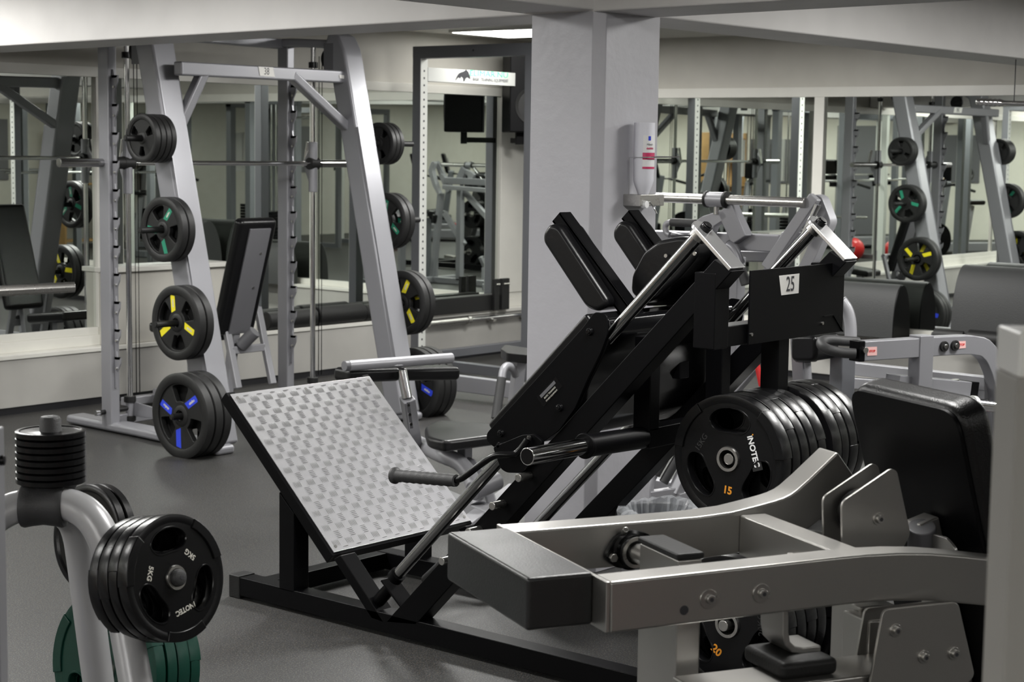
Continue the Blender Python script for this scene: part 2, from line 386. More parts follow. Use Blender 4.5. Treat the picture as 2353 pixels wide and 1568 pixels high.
def plate_rubber(dia, th, kg, letters, mat_='rubber', name='weight_plate'):
    """rubber plate with three kidney grips, stepped rim, steel hub ring"""
    r = dia / 2; root = thing(name, 'x', 'weight plate')
    g = G(); A = [R(90), R(210), R(330)]
    g.merge(curve_mesh([circ(r * .97, 72)] + [bean(r * .42, r * .79, R(33), a) for a in A] + [circ(r * .155, 24)], th * .74, .003))
    ringlathe(g, [(-th * .42, r * .86), (-th * .46, r * .93), (-th * .40, r * .99), (0, r), (th * .40, r * .99), (th * .44, r * .93), (th * .37, r * .86)], 72)
    for a in (R(30), R(150), R(270)):              # raised rim steps
        g.merge(curve_mesh([sector(r * .84, r * 1.0, R(24), a, .002)], th * 1.0, .002))
    for a in A:                                    # swollen lips of the grips
        for sgn in (1, -1):
            pts = [V((x, y, sgn * th * .34)) for x, y in bean(r * .41, r * .80, R(34.5), a, 28)]
            n = len(pts); rr = r * .018; vs = []
            for i, p in enumerate(pts):
                t = (pts[(i + 1) % n] - pts[i - 1]).normalized(); s_ = t.cross(UP)
                vs += [p + (s_ * math.cos(k * R(60)) + UP * math.sin(k * R(60))) * rr for k in range(6)]
            g._add(vs, [(i * 6 + k, i * 6 + (k + 1) % 6, ((i + 1) % n) * 6 + (k + 1) % 6, ((i + 1) % n) * 6 + k) for i in range(n) for k in range(6)])
    g.build('body', mat_, root)
    h = G(); ringlathe(h, [(-th * .5, r * .145), (-th * .5, r * .19), (-th * .4, r * .2), (th * .4, r * .2), (th * .52, r * .19), (th * .52, r * .145)], 40)
    h.build('hub_ring', 'steel', root)
    letters(root, r, th)
    return root
def L5(root, r, th):
    z = th * .372
    txt(root, '5KG', r * .125, (-r * .49, r * .19), -116, 'lettering', z, bold=.0004)
    txt(root, '5KG', r * .125, (r * .37, r * .28), 134, 'lettering', z, bold=.0004)
    txt(root, 'iNOTEC', r * .115, (.07 * r, -r * .52), 188, 'lettering', z, bold=.0005)
def L15(root, r, th):
    z = th * .372
    G()._add([(c * r * .13, s_ * r * .13 - r * .49, z - .0004) for c, s_ in [(math.cos(i * .314), math.sin(i * .314)) for i in range(20)]], [tuple(range(20))]).build('number_spot', 'blackgloss', root, flat=True)
    txt(root, '15', r * .165, (0, -r * .49), -6, 'orange', z, 'weight_number', bold=.001)
    g = G(); mx = Matrix.Translation((r * .44, r * .17, z - .0008)) @ Matrix.Rotation(R(-72), 4, 'Z'); w_, h_ = r * .30, r * .09
    g._add([mx @ V(p) for p in [(-w_, -h_, 0), (w_, -h_, 0), (w_, h_, 0), (-w_, h_, 0)]], [(0, 1, 2, 3)]).build('name_band', 'graphite', root)
    txt(root, 'iNOTEC', r * .135, (r * .44, r * .17), -72, 'white', z, bold=.0008)
    G().cyl(mx @ V((-r * .25, r * .062, .0)), mx @ V((-r * .25, r * .062, .0012)), .0022, 10).build('orange_dot', 'orange', root)
    txt(root, '15KG', r * .13, (-r * .5, r * .2), 58, 'grip', z)
def L20(root, r, th):
    z = th * .372
    txt(root, '20', r * .17, (-r * .18, -r * .42), -35, 'orange', z, 'weight_number', bold=.001)
    txt(root, '20KG', r * .14, (r * .55, r * .1), 96, 'graphite', z)
def plate_grip(dia, th, tagmat, name='weight_plate', rot=0, big=True):
    """competition style rubber plate: smooth rim, three spokes with coloured tags"""
    r = dia / 2; root = thing(name, 'x', 'weight plate')
    g = G(); A = [R(90 + rot), R(210 + rot), R(330 + rot)]; B = [a + R(60) for a in A]
    g.merge(curve_mesh([circ(r * .9, 64)] + [sector(r * .34, r * .73, R(24 if big else 16), b, r * .07) for b in B] + [circ(r * .11, 20)], th * .55, .003))
    ringlathe(g, [(-th * .40, r * .77), (-th * .5, r * .82), (-th * .5, r * .95), (-th * .38, r), (th * .38, r), (th * .5, r * .95), (th * .5, r * .82), (th * .40, r * .77)], 64)
    g.lathe([(-th * .42, r * .2), (-th * .42, r * .14), (th * .42, r * .14), (th * .42, r * .2), (th * .3, r * .25), (-th * .3, r * .25)], (0, 0, 0), (0, 0, 1), 32)
    g.build('body', 'rubbermat', root)
    if tagmat:
        for k, a in enumerate(A):
            h = G(); z = th * .285
            c, s_ = V((math.cos(a), math.sin(a), 0)), V((-math.sin(a), math.cos(a), 0)); w_ = r * .085
            off = s_ * r * (.10 if k % 2 == 0 else -.10)
            p = [c * r * .34 - s_ * w_ + off, c * r * .72 - s_ * w_ + off, c * r * .76 + s_ * w_ + off, c * r * .28 + s_ * w_ + off]
            for sg in (1, -1):
                h._add([q + UP * z * sg for q in (p if sg > 0 else p[::-1])], [(0, 1, 2, 3)])
            h.build('coloured_tag', tagmat, root, flat=True)
            if k != 1:
                t_ = G(); t_.merge(text_mesh('eleiko', r * .09, .0003, bold=.0006), Matrix.Translation((c * r * .53 + off + UP * (z + .0006))) @ Matrix.Rotation(a, 4, 'Z'))
                t_.build('lettering', 'lettering', root, flat=True)
    else:
        h = G(); h.lathe([(th * .3, .02 * r), (th * .3, .2 * r)], (0, 0, 0), (0, 0, 1), 24, cap=False)
    return root
def plate_disc(dia, th, m='rubber', name='weight_plate'):
    r = dia / 2; root = thing(name, 'x', 'weight plate'); g = G()
    ringlathe(g, [(-th * .36, .016), (-th * .36, r * .84), (-th * .46, r * .88), (-th * .46, r * .96), (-th * .34, r), (th * .34, r), (th * .46, r * .96), (th * .46, r * .88), (th * .3, r * .84), (th * .3, r * .3), (th * .4, r * .26), (th * .4, .016)], 64)
    g.build('body', m, root); h = G(); ringlathe(h, [(-th * .4, .0155), (-th * .4, .019), (th * .5, .021), (th * .5, .0155)], 32); h.build('hub_ring', 'blackgloss', root)
    return root
def nol(root, r, th): pass
def place_plate(proto, pos, axis, label, group=None, spin=0, up=UP):
    a = V(axis).normalized(); y = V(up); y = (y - a * y.dot(a)).normalized(); x = y.cross(a)
    m = Matrix((x, y, a)).transposed().to_4x4() @ Matrix.Rotation(R(spin), 4, 'Z'); m = Matrix.Translation(V(pos)) @ m
    o = dup(proto, m, label, group); return o
def drop(proto):
    for c in list(proto.children): bpy.data.objects.remove(c)
    bpy.data.objects.remove(proto)
# ================================================================== black plate-loaded hack squat machine no. 25
XN, XF, TW = 4.105, 4.735, .07
xn0, xn1, xf0, xf1 = 4.07, 4.14, 4.70, 4.77
hs = thing('hack_squat_machine', 'black hack squat machine with diamond plate footboard and number 25 panel', 'exercise machine', (4.4, 3.6, 0))
S = lambda *p: poly(onX, xn0, *p)
def both(pts, w=TW):                               # near polygon and its twin on the far side
    a = G().prism(pts, (w, 0, 0)); b = G().prism([p + V((xf0 - xn0, 0, 0)) for p in pts], (w, 0, 0)); return a, b
for g in (G().box((xn0, 1.55, .012), (xn1, 4.61, .078)), G().box((xf0, 1.55, .012), (xf1, 4.61, .078))):
    r_ = g.build('base_rail', 'black', hs, .003)
for x0, x1 in ((xn0, xn1), (xf0, xf1)):
    G().box((x0 - .003, 4.61, .0), (x1 + .003, 4.665, .082)).build('end_cap', 'rubbermat', hs, .004)
    G().box((x0 - .003, 1.50, .0), (x1 + .003, 1.55, .082)).build('end_cap', 'rubbermat', hs, .004)
G().box((xn1, 4.50, .014), (xf0, 4.565, .075)).build('cross_rail', 'black', hs, .003)
G().box((xn1, 1.9, .014), (xf0, 1.97, .075)).build('cross_rail', 'black', hs, .003)
for g in both(S((885, 1431), (1642, 596), (1682, 624), (955, 1437))): g.build('main_beam', 'black', hs, .003)
for g in both(S((782, 1277), (884, 1433), (853, 1422), (766, 1285))): g.build('front_strut', 'black', hs, .003)
yu = onX(641, 1350, xn0).y; zu = onX(641, 1118, xn0).z
for x0 in (xn0, xf0):
    G().prism([(x0, yu, .07), (x0, yu - .075, .07), (x0, yu - .075, zu - .085), (x0, yu, zu - .02)], (TW, 0, 0)).build('upright', 'black', hs, .003)
# footboard
FT, FB = V((0, 4.667, .723)), V((0, 4.148, .241)); tl = (FT - FB); L = tl.length; tl.normalize(); fn = V((1, 0, 0)).cross(tl)
fx0, fx1 = 4.08, 4.775
def FP(u, v, h=0): return FB + V((u, 0, 0)) + tl * v + fn * h
def slab(u0, u1, v0, v1, h0, h1): return G().prism([FP(u0, v0, h0), FP(u1, v0, h0), FP(u1, v1, h0), FP(u0, v1, h0)], fn * (h1 - h0))
ft = slab(fx0, fx1, 0, L, -.004, 0).build('footboard', 'treadsheet' if 'treadsheet' in K else 'steel', hs, .001)
K['tread'] = mat('aluminium_tread', (.86, .86, .88), .30, .82, var=.14, vscale=7, bump=.12, bscale=35)
ft.data.materials.clear(); ft.data.materials.append(K['tread'])
g = G(); NC = 11; cu, cv = (fx1 - fx0) / NC, L / NC
for i in range(NC + 1):
    for j in range(NC + 1):
        for vert in (0, 1):
            c = ((i + .5 * vert) * cu + fx0, (j + .5 * vert) * cv)
            for k in range(5):
                o = (k - 2) * .0068; ln, wd, ht = .0145, .0020, .0022
                du, dv = (o, 0) if vert else (0, o)
                if not (fx0 + .012 < c[0] + du < fx1 - .012 and .012 < c[1] + dv < L - .012): continue
                if not vert and not (fx0 + .017 < c[0] < fx1 - .017): continue
                if vert and not (.017 < c[1] < L - .017): continue
                a = FP(c[0] + du, c[1] + dv)
                ex, ey = (tl, V((1, 0, 0))) if vert else (V((1, 0, 0)), tl)
                g._add([a - ex * ln, a - ex * ln * .5 - ey * wd, a + ex * ln * .5 - ey * wd, a + ex * ln, a + ex * ln * .5 + ey * wd, a - ex * ln * .5 + ey * wd, a - ex * ln * .5 + fn * ht, a + ex * ln * .5 + fn * ht],
                       [(0, 1, 6), (1, 2, 7, 6), (2, 3, 7), (3, 4, 7), (4, 5, 6, 7), (5, 0, 6)])
tr = g.build('tread_bars', K['tread'], ft, kind='stuff')
for u, v in ((fx0 + .02, .02), (fx1 - .02, .02), (fx0 + .02, L - .02), (fx1 - .02, L - .02), ((fx0 + fx1) / 2, L - .02)):
    G().cyl(FP(u, v), FP(u, v, .002), .006, 14).build('screw', 'steel', ft)
for a in ((fx0 - .012, fx0 + .03, -.01, L + .012), (fx1 - .03, fx1 + .004, -.01, L + .012)): slab(*a, -.045, -.004).build('board_frame', 'black', hs, .002)
for v in (0.0, L * .5, L - .03): slab(fx0, fx1, v - .01, v + .03, -.045, -.004).build('board_frame', 'black', hs, .002)
# guide rods, top clamps, bottom feet
r0, r1 = onX(908, 1328, XN), onX(1613, 534, XN)
rd = (r1 - r0).normalized()
cl = poly(onX, XN, (1613, 534), (1691, 622)); cd = (cl[1] - cl[0]).normalized()
for k, x in enumerate((XN, XF)):
    o = V((x - XN, 0, 0))
    G().cyl(r0 + o, r1 + o + rd * .005, .0195, 28).build('guide_rod', 'darkchrome', hs)
    # clamp: flat bar with round head
    c0_, c1_ = cl[0] + o + rd * .012, cl[1] + o + rd * .012; up = rd
    pl = G(); wv = V((1, 0, 0)); pts = []
    for i in range(9):
        t = math.pi / 2 + math.pi * i / 8; pts.append(c0_ + wv * math.sin(t - math.pi / 2 + math.pi / 2) * 0 + (-cd) * math.cos(t - math.pi) * 0)
    hw = .037; hc = c0_
    outl = [hc + (wv * math.cos(t) - cd * math.sin(t)) * hw for t in [math.pi * i / 10 for i in range(11)]] + [c1_ - wv * hw, c1_ + wv * hw]
    pl.prism(outl, rd * -.012).build('top_clamp', K.setdefault('clampsteel', mat('satin_clamp', (.62, .62, .63), .22, .9)), hs, .002)
    cc = hc + rd * .0
    G().cyl(cc, cc + rd * .016, .0165, 24).cyl(cc + rd * .016, cc + rd * .020, .012, 24).build('clamp_bolt', 'blackgloss', hs, .001)
    G().cyl(r1 + o - rd * .0, r1 + o - rd * .02, .027, 24).build('rod_collar', 'steel', hs)
    G().cyl(r0 + o - rd * .004, r0 + o + rd * .022, .027, 24).build('rod_foot_ring', 'black', hs)
    q = onX(880, 1330, XN) + o
    b0, b1 = onX(892, 1330, XN) + o, onX(938, 1392, XN) + o
    G().beam(b0, b1, .07, .008, rd).build('foot_clamp', 'black', hs, .002)
    s0 = onX(880, 1375, XN) + o
    G().cyl(onX(898, 1350, XN) + o, onX(868, 1384, XN) + o, .022, 20).build('foot_stub', 'black', hs)
    G().cyl(onX(962, 1345, XN) + V((.05, 0, 0)) + o, onX(962, 1345, XN) + V((.05, 0, 0)) + o + rd * .10, .03, 20, .024).build('rubber_buffer', 'rubbermat', hs)
# safety stop pins
for p in ((1190, 1099), (1130, 1164), (1075, 1224), (1014, 1291)):
    e = onX(*p, 4.015); G().cyl(e, e + V((.06, 0, 0)), .0125, 20).build('stop_pin', 'steel', hs, .0015)
# rear head: uprights, cross tube, panel with number
for x0 in (xn0 - .0015, xf0 - .0015): G().box((x0, 2.655, 1.05), (x0 + TW + .003, 2.725, 1.262)).build('rear_upright', 'black', hs, .003)
G().box((xn1, 2.66, 1.052), (xf0, 2.725, 1.11)).build('rear_cross_tube', 'black', hs, .003)
pp = [onY(*p, 2.650) for p in ((1725, 622), (1898, 602), (1926, 600), (1938, 640), (1938, 762), (1722, 790))]
pan = G().prism([V((pp[0].x, 2.650, 1.262)), V((4.70, 2.650, 1.264)), V((4.775, 2.650, 1.25)), V((4.775, 2.650, 1.052)), V((pp[0].x, 2.650, 1.052))], (0, .005, 0)).build('number_panel', 'black', hs, .001)
q0, q1, q2, q3 = [onY(*p, 2.6485) for p in ((1791, 634), (1837, 629), (1835, 674), (1796, 679))]
G().prism([q0, q1, q2, q3], (0, .0012, 0)).build('number_card', 'paper', pan)
G().merge(text_mesh('25', .062, .0004), mx_face((q0 + q1 + q2 + q3) / 4 + V((.002, -.0008, 0)), (1, 0, 0), (0, 0, 1)) @ Matrix.Scale(.78, 4, (1, 0, 0))).build('number', 'ink', pan, flat=True)
for p in ((1726, 769), (1889, 743)):
    c = onY(*p, 2.650); G().cyl(c, c - V((0, .004, 0)), .005, 12).build('rivet', 'steel', pan)
a = onY(1892, 728, 2.65); b = onY(1914, 724, 2.65); G().beam(a, b, .006, .004).beam(b, onY(1936, 762, 2.65), .006, .003).build('panel_fold', 'black', pan)
# storage post with pegs
PY = 2.69
G().box((4.42, PY - .03, .07), (4.48, PY + .03, 1.07)).build('storage_post', 'black', hs, .003)
G().box((xn1, PY - .03, .012), (xf0, PY + .03, .07)).build('cross_rail', 'black', hs, .003)
fc = onY(1671, 1056, PY); fl_ = onY(1666, 1446, PY); XFR = fc.x; PZ = (fc.z, max(fl_.z, .235))
for z in PZ: G().cyl((XFR + .006 if z > .5 else fl_.x - .012, PY, z), (4.80, PY, z), .0165, 22).build('storage_peg', 'steel', hs, .002)
# braces beneath
for x0 in (xn0, xf0):
    pass
# ---- sliding carriage
cr_x = 4.058
side = rounded(poly(onX, cr_x, (1366, 717), (1393, 722), (1397, 765), (1380, 811), (1348, 876), (1322, 937), (1284, 990), (1228, 1030), (1137, 1030), (1118, 1014), (1118, 996), (1225, 879), (1340, 752)), .012, 3)
G().prism(side, (.006, 0, 0)).build('side_plate', 'black', hs, .0012)
G().prism([p + V((4.776 - cr_x, 0, 0)) for p in side], (.006, 0, 0)).build('side_plate', 'black', hs, .0012)
sidein = [p + V((.03, 0, 0)) for p in side]
c_ = sum(sidein, V((0, 0, 0))) / len(sidein)
G().prism([c_ + (p - c_) * .93 for p in sidein], (.66, 0, 0)).build('carriage_box', 'blackgloss', hs, .004)
for p in ((1356, 762), (1287, 937), (1152, 996), (1150, 1024)):
    c = onX(*p, cr_x); G().cyl(c, c - V((.009, 0, 0)), .0125, 18, .010).cyl(c - V((.009, 0, 0)), c - V((.013, 0, 0)), .007, 8).build('carriage_bolt', 'blackgloss', hs, .001)
# maker label
lb = [onX(*p, cr_x - .001) for p in ((1233, 912), (1277, 866), (1292, 888), (1249, 936))]
lab = G().prism(lb, (.0005, 0, 0)).build('maker_label', 'blackgloss', hs)
ux = (lb[1] - lb[0]).normalized(); vy = V((-1, 0, 0)).cross(ux)
m0 = mx_face((lb[0] + lb[1] + lb[2] + lb[3]) / 4 + V((-.0012, 0, 0)), ux, vy)
if (m0.to_3x3() @ V((0, 0, 1))).x > 0: m0 = mx_face(m0.translation, ux, -vy)
g = G().merge(text_mesh('BASIC TRAINING', .0075, .0002), m0 @ Matrix.Translation((0, -.0035, 0))).merge(text_mesh('FITNESS EQUIPMENT', .0062, .0002), m0 @ Matrix.Translation((0, -.014, 0)))
g.build('lettering', 'lettering', lab, flat=True)
G()._add([m0 @ V(p) for p in [(-.037, .004, 0), (.037, .004, 0), (.037, .014, 0), (-.037, .014, 0)]], [(0, 1, 2, 3)]).build('label_band', 'board', lab, flat=True)
# back cushion on the carriage (far side of the plates, faces up and left)
e0, e1 = onX(1124, 985, 4.12), onX(1352, 728, 4.12); ed = (e1 - e0).normalized(); en = V((1, 0, 0)).cross(ed)
if en.y < 0: en = -en
g = G().prism([e0 - en * .02, e1 - en * .02, e1 + en * .016, e0 + en * .016], (.61, 0, 0)); g.build('back_cushion', 'leathers', hs, .012, 4)
# shoulder pads
def shoulder(dx, name):
    ax = 4.26 + dx
    c = [onX(*p, 4.30) + V((ax - 4.30, 0, 0)) for p in ((1296, 497), (1475, 742))]
    d = (c[1] - c[0]).normalized(); n_ = V((1, 0, 0)).cross(d)
    if n_.z < 0: n_ = -n_
    # channel the pad is screwed to
    gch = G().prism([c[0] + n_ * .02, c[1] + d * .03 + n_ * .02, c[1] + d * .03 - n_ * .022, c[0] - n_ * .022], (.008, 0, 0)).prism([c[0] + n_ * .02, c[1] + d * .03 + n_ * .02, c[1] + d * .03 + n_ * .012, c[0] + n_ * .012], (.055, 0, 0))
    gch.prism([c[0] - n_ * .022 + V((.0, 0, 0)), c[1] + d * .03 - n_ * .022, c[1] + d * .03 - n_ * .014, c[0] - n_ * .014], (.055, 0, 0))
    gch.build('pad_channel', 'black', hs, .0015)
    k = [onX(*p, 4.26) + V((ax - 4.26, 0, 0)) for p in ((1278, 512), (1262, 535), (1262, 556), (1360, 706), (1385, 716), (1410, 704), (1412, 688), (1300, 518))]
    g2 = G().prism(rounded([p + V((-.035, 0, 0)) for p in k], .02, 4), (.125, 0, 0)); g2.build(name, 'leathers', hs, .022, 4)
shoulder(0, 'shoulder_pad'); shoulder(.36, 'shoulder_pad')
# head roll between the pads
hp = rounded(poly(onX, 4.36, (1447, 672), (1450, 632), (1478, 578), (1512, 553), (1560, 544), (1600, 548), (1602, 590), (1560, 640), (1500, 690), (1475, 700)), .015, 3)
G().prism(hp, (.085, 0, 0)).build('head_cushion', 'leathers', hs, .032, 5)
bd = rounded(poly(onX, 4.45, (1500, 600), (1560, 560), (1640, 545), (1660, 590), (1575, 700), (1478, 704)), .02)
G().prism(bd, (.008, 0, 0)).build('head_board', 'black', hs, .003)
for p in ((1531, 588), (1597, 583)):
    c = onX(*p, 4.352); G().cyl(c, c - V((.004, 0, 0)), .006, 12).build('screw', 'steel', hs)
for x in (4.3, 4.56): G().beam(onX(1488, 690, 4.4) + V((x - 4.4, 0, 0)), onX(1490, 880, 4.4) + V((x - 4.4, 0, 0)), .05, .05, (1, 0, 0)).build('carriage_post', 'black', hs, .003)
# weight horn carried under the beam
hy = onX(1475, 1005, 4.20).y
t_tip = onY(1211, 1050, hy); t_c = onY(1341, 1026, hy); t_b = onY(1475, 1006, hy); ax_ = (t_b - t_tip)
ax_ = V((1, 0, (t_b.z - t_tip.z) / ax_.x))
G().cyl(t_tip, t_c, .0245, 28).build('weight_horn', 'chrome', hs, .0015)
G().cyl(t_tip + V((-.0006, 0, 0)), t_tip + V((.002, 0, 0)), .0215, 28).build('horn_end_plug', 'blackgloss', hs)
G().cyl(t_c, t_b, .033, 28).cyl(t_c, t_c + V((.012, 0, 0)), .037, 28).build('horn_sleeve', 'black', hs, .003)
G().cyl(V((4.62, hy, t_b.z)), V((5.0, hy, t_b.z)), .0245, 28).build('weight_horn', 'chrome', hs, .0015)
G().beam((t_b.x + .02, hy, t_b.z + .02), (t_b.x + .02, hy, t_b.z + .30), .06, .05, (1, 0, 0)).beam((4.60, hy, t_b.z - .03), (4.60, hy, t_b.z + .30), .06, .05, (1, 0, 0)).box((t_b.x, hy - .03, t_b.z - .03), (4.62, hy + .03, t_b.z + .03)).build('horn_bracket', 'black', hs, .003)
# release handle
hb = rounded(poly(onX, 4.045, (1132, 1028), (1150, 1078), (1164, 1087), (1198, 1088), (1214, 1072), (1240, 1040), (1246, 1015), (1226, 998), (1200, 1000)), .01, 3)
G().prism(hb, (.014, 0, 0)).build('handle_bracket', 'black', hs, .002)
c = onX(1217, 1006, 4.043); G().cyl(c, c - V((.006, 0, 0)), .007, 12).build('handle_screw', 'steel', hs)
G().tube([onX(1214, 1008, 4.03), onX(1190, 1042, 4.02), onX(1172, 1046, 4.01), onX(1140, 1045, 4.0), onX(1114, 1060, 3.99), onX(1070, 1094, 3.98), onX(1054, 1104, 3.98), onX(1030, 1104, 3.98)], .0105, 14, 2).build('handle_rod', 'blackgloss', hs)
a, b = onX(905, 1093, 3.98), onX(1048, 1105, 3.98); d = b - a; Lh = d.length
prof = [(0, .015), (.0, .026), (.008, .027), (.014, .021)] + [(.02 + (Lh - .03) * i / 24, .0195 + .0012 * math.sin(i * math.pi / 1.5)) for i in range(25)] + [(Lh, .019), (Lh, .012)]
G().lathe(prof, a, d, 24).build('handle_grip', 'grip', hs)
# plates stored on the back pegs
P15 = plate_rubber(.372, .048, 15, L15); P20 = plate_rubber(.405, .056, 20, L20); P15b = plate_rubber(.372, .048, 15, nol); P20b = plate_rubber(.405, .056, 20, nol)
xs = XFR + .024
for i in range(5):
    place_plate(P15 if i == 0 else P15b, (xs + i * .0492, PY, PZ[0]), (-1, 0, 0), ('black rubber plate with orange 15 and maker name, outermost on the upper peg' if i == 0 else
        ['', 'second black plate behind the one marked 15', 'third black plate behind the one marked 15', 'fourth black plate behind the one marked 15', 'black plate nearest the post in the stack marked 15'][i]), 'black plates on the near upper peg of the hack squat', spin=(0, 25, -60, 40, 10)[i])
for i in range(4):
    place_plate(P15b, (4.51 + i * .0495, PY, PZ[0] + .002), (1, 0, 0), ('black plate nearest the post, far stack behind the number 25 panel post', 'second black plate from the post in the far upper stack', 'third black plate from the post in the far upper stack', 'outermost black plate of the far upper stack beside the padded backrest')[i], 'black plates on the far upper peg of the hack squat', spin=(12, -30, 50, 0)[i])
x2 = fl_.x + .035
for i in range(4):
    place_plate(P20 if i == 0 else P20b, (x2 + i * .057, PY, PZ[1]), (-1, 0, 0), ('black rubber plate with orange 20, seen under the grey lever arm' if i == 0 else ['', 'black plate directly behind the plate marked 20', 'third plate in the low stack marked 20', 'innermost plate of the low stack marked 20'][i]), 'black plates on the near lower peg of the hack squat', spin=(0, 35, 0, 20)[i])
for i in range(4):
    place_plate(P20b, (4.52 + i * .0575, PY, PZ[1]), (1, 0, 0), ('innermost plate of the far low stack beneath the grey lever arm', 'second plate of the far low stack beneath the grey lever arm', 'third plate of the far low stack beneath the grey lever arm', 'outermost plate of the far low stack beneath the grey lever arm')[i], 'black plates on the far lower peg of the hack squat', spin=(5, 65, 20, -15)[i])
drop(P15); drop(P20); drop(P15b); drop(P20b)
# ================================================================== silver barbell machine no. 38
sm = thing('smith_machine', 'tall silver grey barbell rack machine with number 38 on its crossbar', 'exercise machine', (6.8, 7.6, 0))
LX0, LX1, RX0, RX1 = 5.92, 6.075, 7.38, 7.535
LC, RC = (LX0 + LX1) / 2, (RX0 + RX1) / 2
def leg_pts(px, x, off=.07):
    return [onX(a, b, x) + V((0, -off, 0)) for a, b in px]
ll = leg_pts([(313, 125), (324, 195), (375, 512), (426, 829)], LX0)
l_end = ll[-1] + (ll[-1] - ll[0]).normalized() * ((ll[-1].z - .03) / (-(ll[-1] - ll[0]).normalized().z))
rl = leg_pts([(763.5, 195), (775, 271), (805, 455), (835.6, 640)], RX0)
r_end = rl[-1] + (rl[-1] - rl[0]).normalized() * ((rl[-1].z - .03) / (-(rl[-1] - rl[0]).normalized().z))
for pts, end, xc in ((ll, l_end, LC), (rl, r_end, RC)):
    z0 = 2.09; a = pts[0]; d = (pts[0] - end).normalized(); a = end + d * ((z0 - end.z) / d.z)
    sh = V((xc - a.x, 0, 0))
    y_top = a.y; ry = 8.02
    path = [V((xc, end.y, .03)), V((xc, a.y, a.z))]
    curve = [V((xc, y_top + .012, 2.13)), V((xc, y_top + .04, 2.175)), V((xc, y_top + .10, 2.20)), V((xc, y_top + .2, 2.205))]
    G().rail(path + curve[:3], .155, .14).build('front_leg', 'silver', sm, .018, 3)
    def lp_(z): return end.y + (a.y - end.y) * (z - end.z) / (a.z - end.z)
    G().tube([V((xc - .07, lp_(.25) - .068, .25)), V((xc - .07, lp_(1.7) - .068, 1.7))], .010, 10).build('leg_trim', 'silver', sm)
    G().rail([V((xc, y_top + .05, 2.185)), V((xc, ry - .1, 2.205)), V((xc, ry + .04, 2.205))], .11, .05).build('top_rail', 'silver', sm, .012, 3)
# rear posts
lp, rp = onX(255, 988, LC), onX(657, 885, RC)
lpy, rpy = lp.y, rp.y
for xc, yy in ((LC, lpy), (RC, rpy)):
    G().box((xc - .03, yy - .045, .03), (xc + .03, yy + .045, 2.2)).build('rear_post', 'silver', sm, .008, 2)
    g = G(); z = .30
    pts = []
    while z < 1.98:                                 # saw-toothed catch strip
        pts += [(yy - .060, z), (yy - .066, z + .04), (yy - .092, z + .085), (yy - .096, z + .122), (yy - .084, z + .108), (yy - .066, z + .118)]
        z += .153
    pl = [V((xc + .002, yy - .04, .25))] + [V((xc + .002, a_, b_)) for a_, b_ in pts] + [V((xc + .002, yy - .04, z))]
    # build as a strip of quads so that the outline stays clean
    vs = []; fs = []
    for i, (a_, b_) in enumerate([(yy - .06, .25)] + pts + [(yy - .06, z)]):
        vs += [V((xc - .004, yy - .04, b_)), V((xc - .004, a_, b_)), V((xc + .004, a_, b_)), V((xc + .004, yy - .04, b_))]
        if i: k = i * 4; fs += [(k - 4, k - 3, k + 1, k), (k - 3, k - 2, k + 2, k + 1), (k - 2, k - 1, k + 3, k + 2)]
    g._add(vs, fs); g.build('catch_strip', 'silver', sm, flat=True)
    z = .36
    while z < 1.98:
        G().cyl((xc - .012, yy - .064, z), (xc + .004, yy - .064, z), .007, 10).build('catch_bolt', 'steel', sm); z += .153
G().beam((LC, lpy + .02, 2.20), (RC, rpy + .02, 2.20), .07, .06).build('rear_top_beam', 'silver', sm, .008)
G().beam((LC, lpy + .02, .06), (RC, rpy + .02, .06), .06, .06).build('rear_bottom_beam', 'silver', sm, .008)
# feet
G().rail([V((6.05, 8.25, .03)), V((6.02, 7.6, .032)), V((5.97, 6.95, .03)), V((5.955, l_end.y - .1, .022))], .13, .05).build('foot', 'silver', sm, .02, 3)
G().rail([V((RC, 8.25, .03)), V((RC, 7.6, .032)), V((RC, 6.95, .03)), V((RC, r_end.y - .1, .022))], .13, .05).build('foot', 'silver', sm, .02, 3)
# guide rods, buffers
gl, gr = onX(299, 950, 6.14), onX(718.5, 800, 7.42)
GLY, GRY = gl.y, gr.y
for x, y in ((6.14, GLY), (7.42, GRY)):
    G().cyl((x, y, .1), (x, y, 2.17), .0155, 20).build('guide_rod', 'chrome', sm)
    G().cyl((x, y, .15), (x, y, .185), .034, 20).build('rubber_buffer', 'rubbermat', sm, .004); G().cyl((x, y, .045), (x, y, .075), .033, 20).build('rubber_foot', 'rubbermat', sm, .004)
    G().cyl((x, y, 2.05), (x, y, 2.085), .028, 18).build('rod_collar', 'blackgloss', sm, .003)
    G().cyl((x, y, .065), (x, y, .155), .024, 20).build('rod_socket', 'silver', sm)
    G().tube([(x + .03, y - .02, .2), (x + .03, y - .02, 2.12)], .003, 6).tube([(x + .045, y - .03, .2), (x + .045, y - .03, 2.12)], .003, 6).build('cable', 'blackgloss', sm)
# left: foot bracket with pin
G().prism([V((6.15, GLY, .155)), V((6.15, GLY - .34, .125)), V((6.15, GLY - .34, .085)), V((6.15, GLY, .07))], (.01, 0, 0)).build('foot_bracket', 'silver', sm, .002)
G().cyl((6.12, GLY, .118), (5.93, GLY, .112), .013, 14).build('pin_grip', 'rubbermat', sm)
G().cyl((5.93, GLY, .112), (5.905, GLY, .112), .015, 14).build('pin_cap', 'chrome', sm)
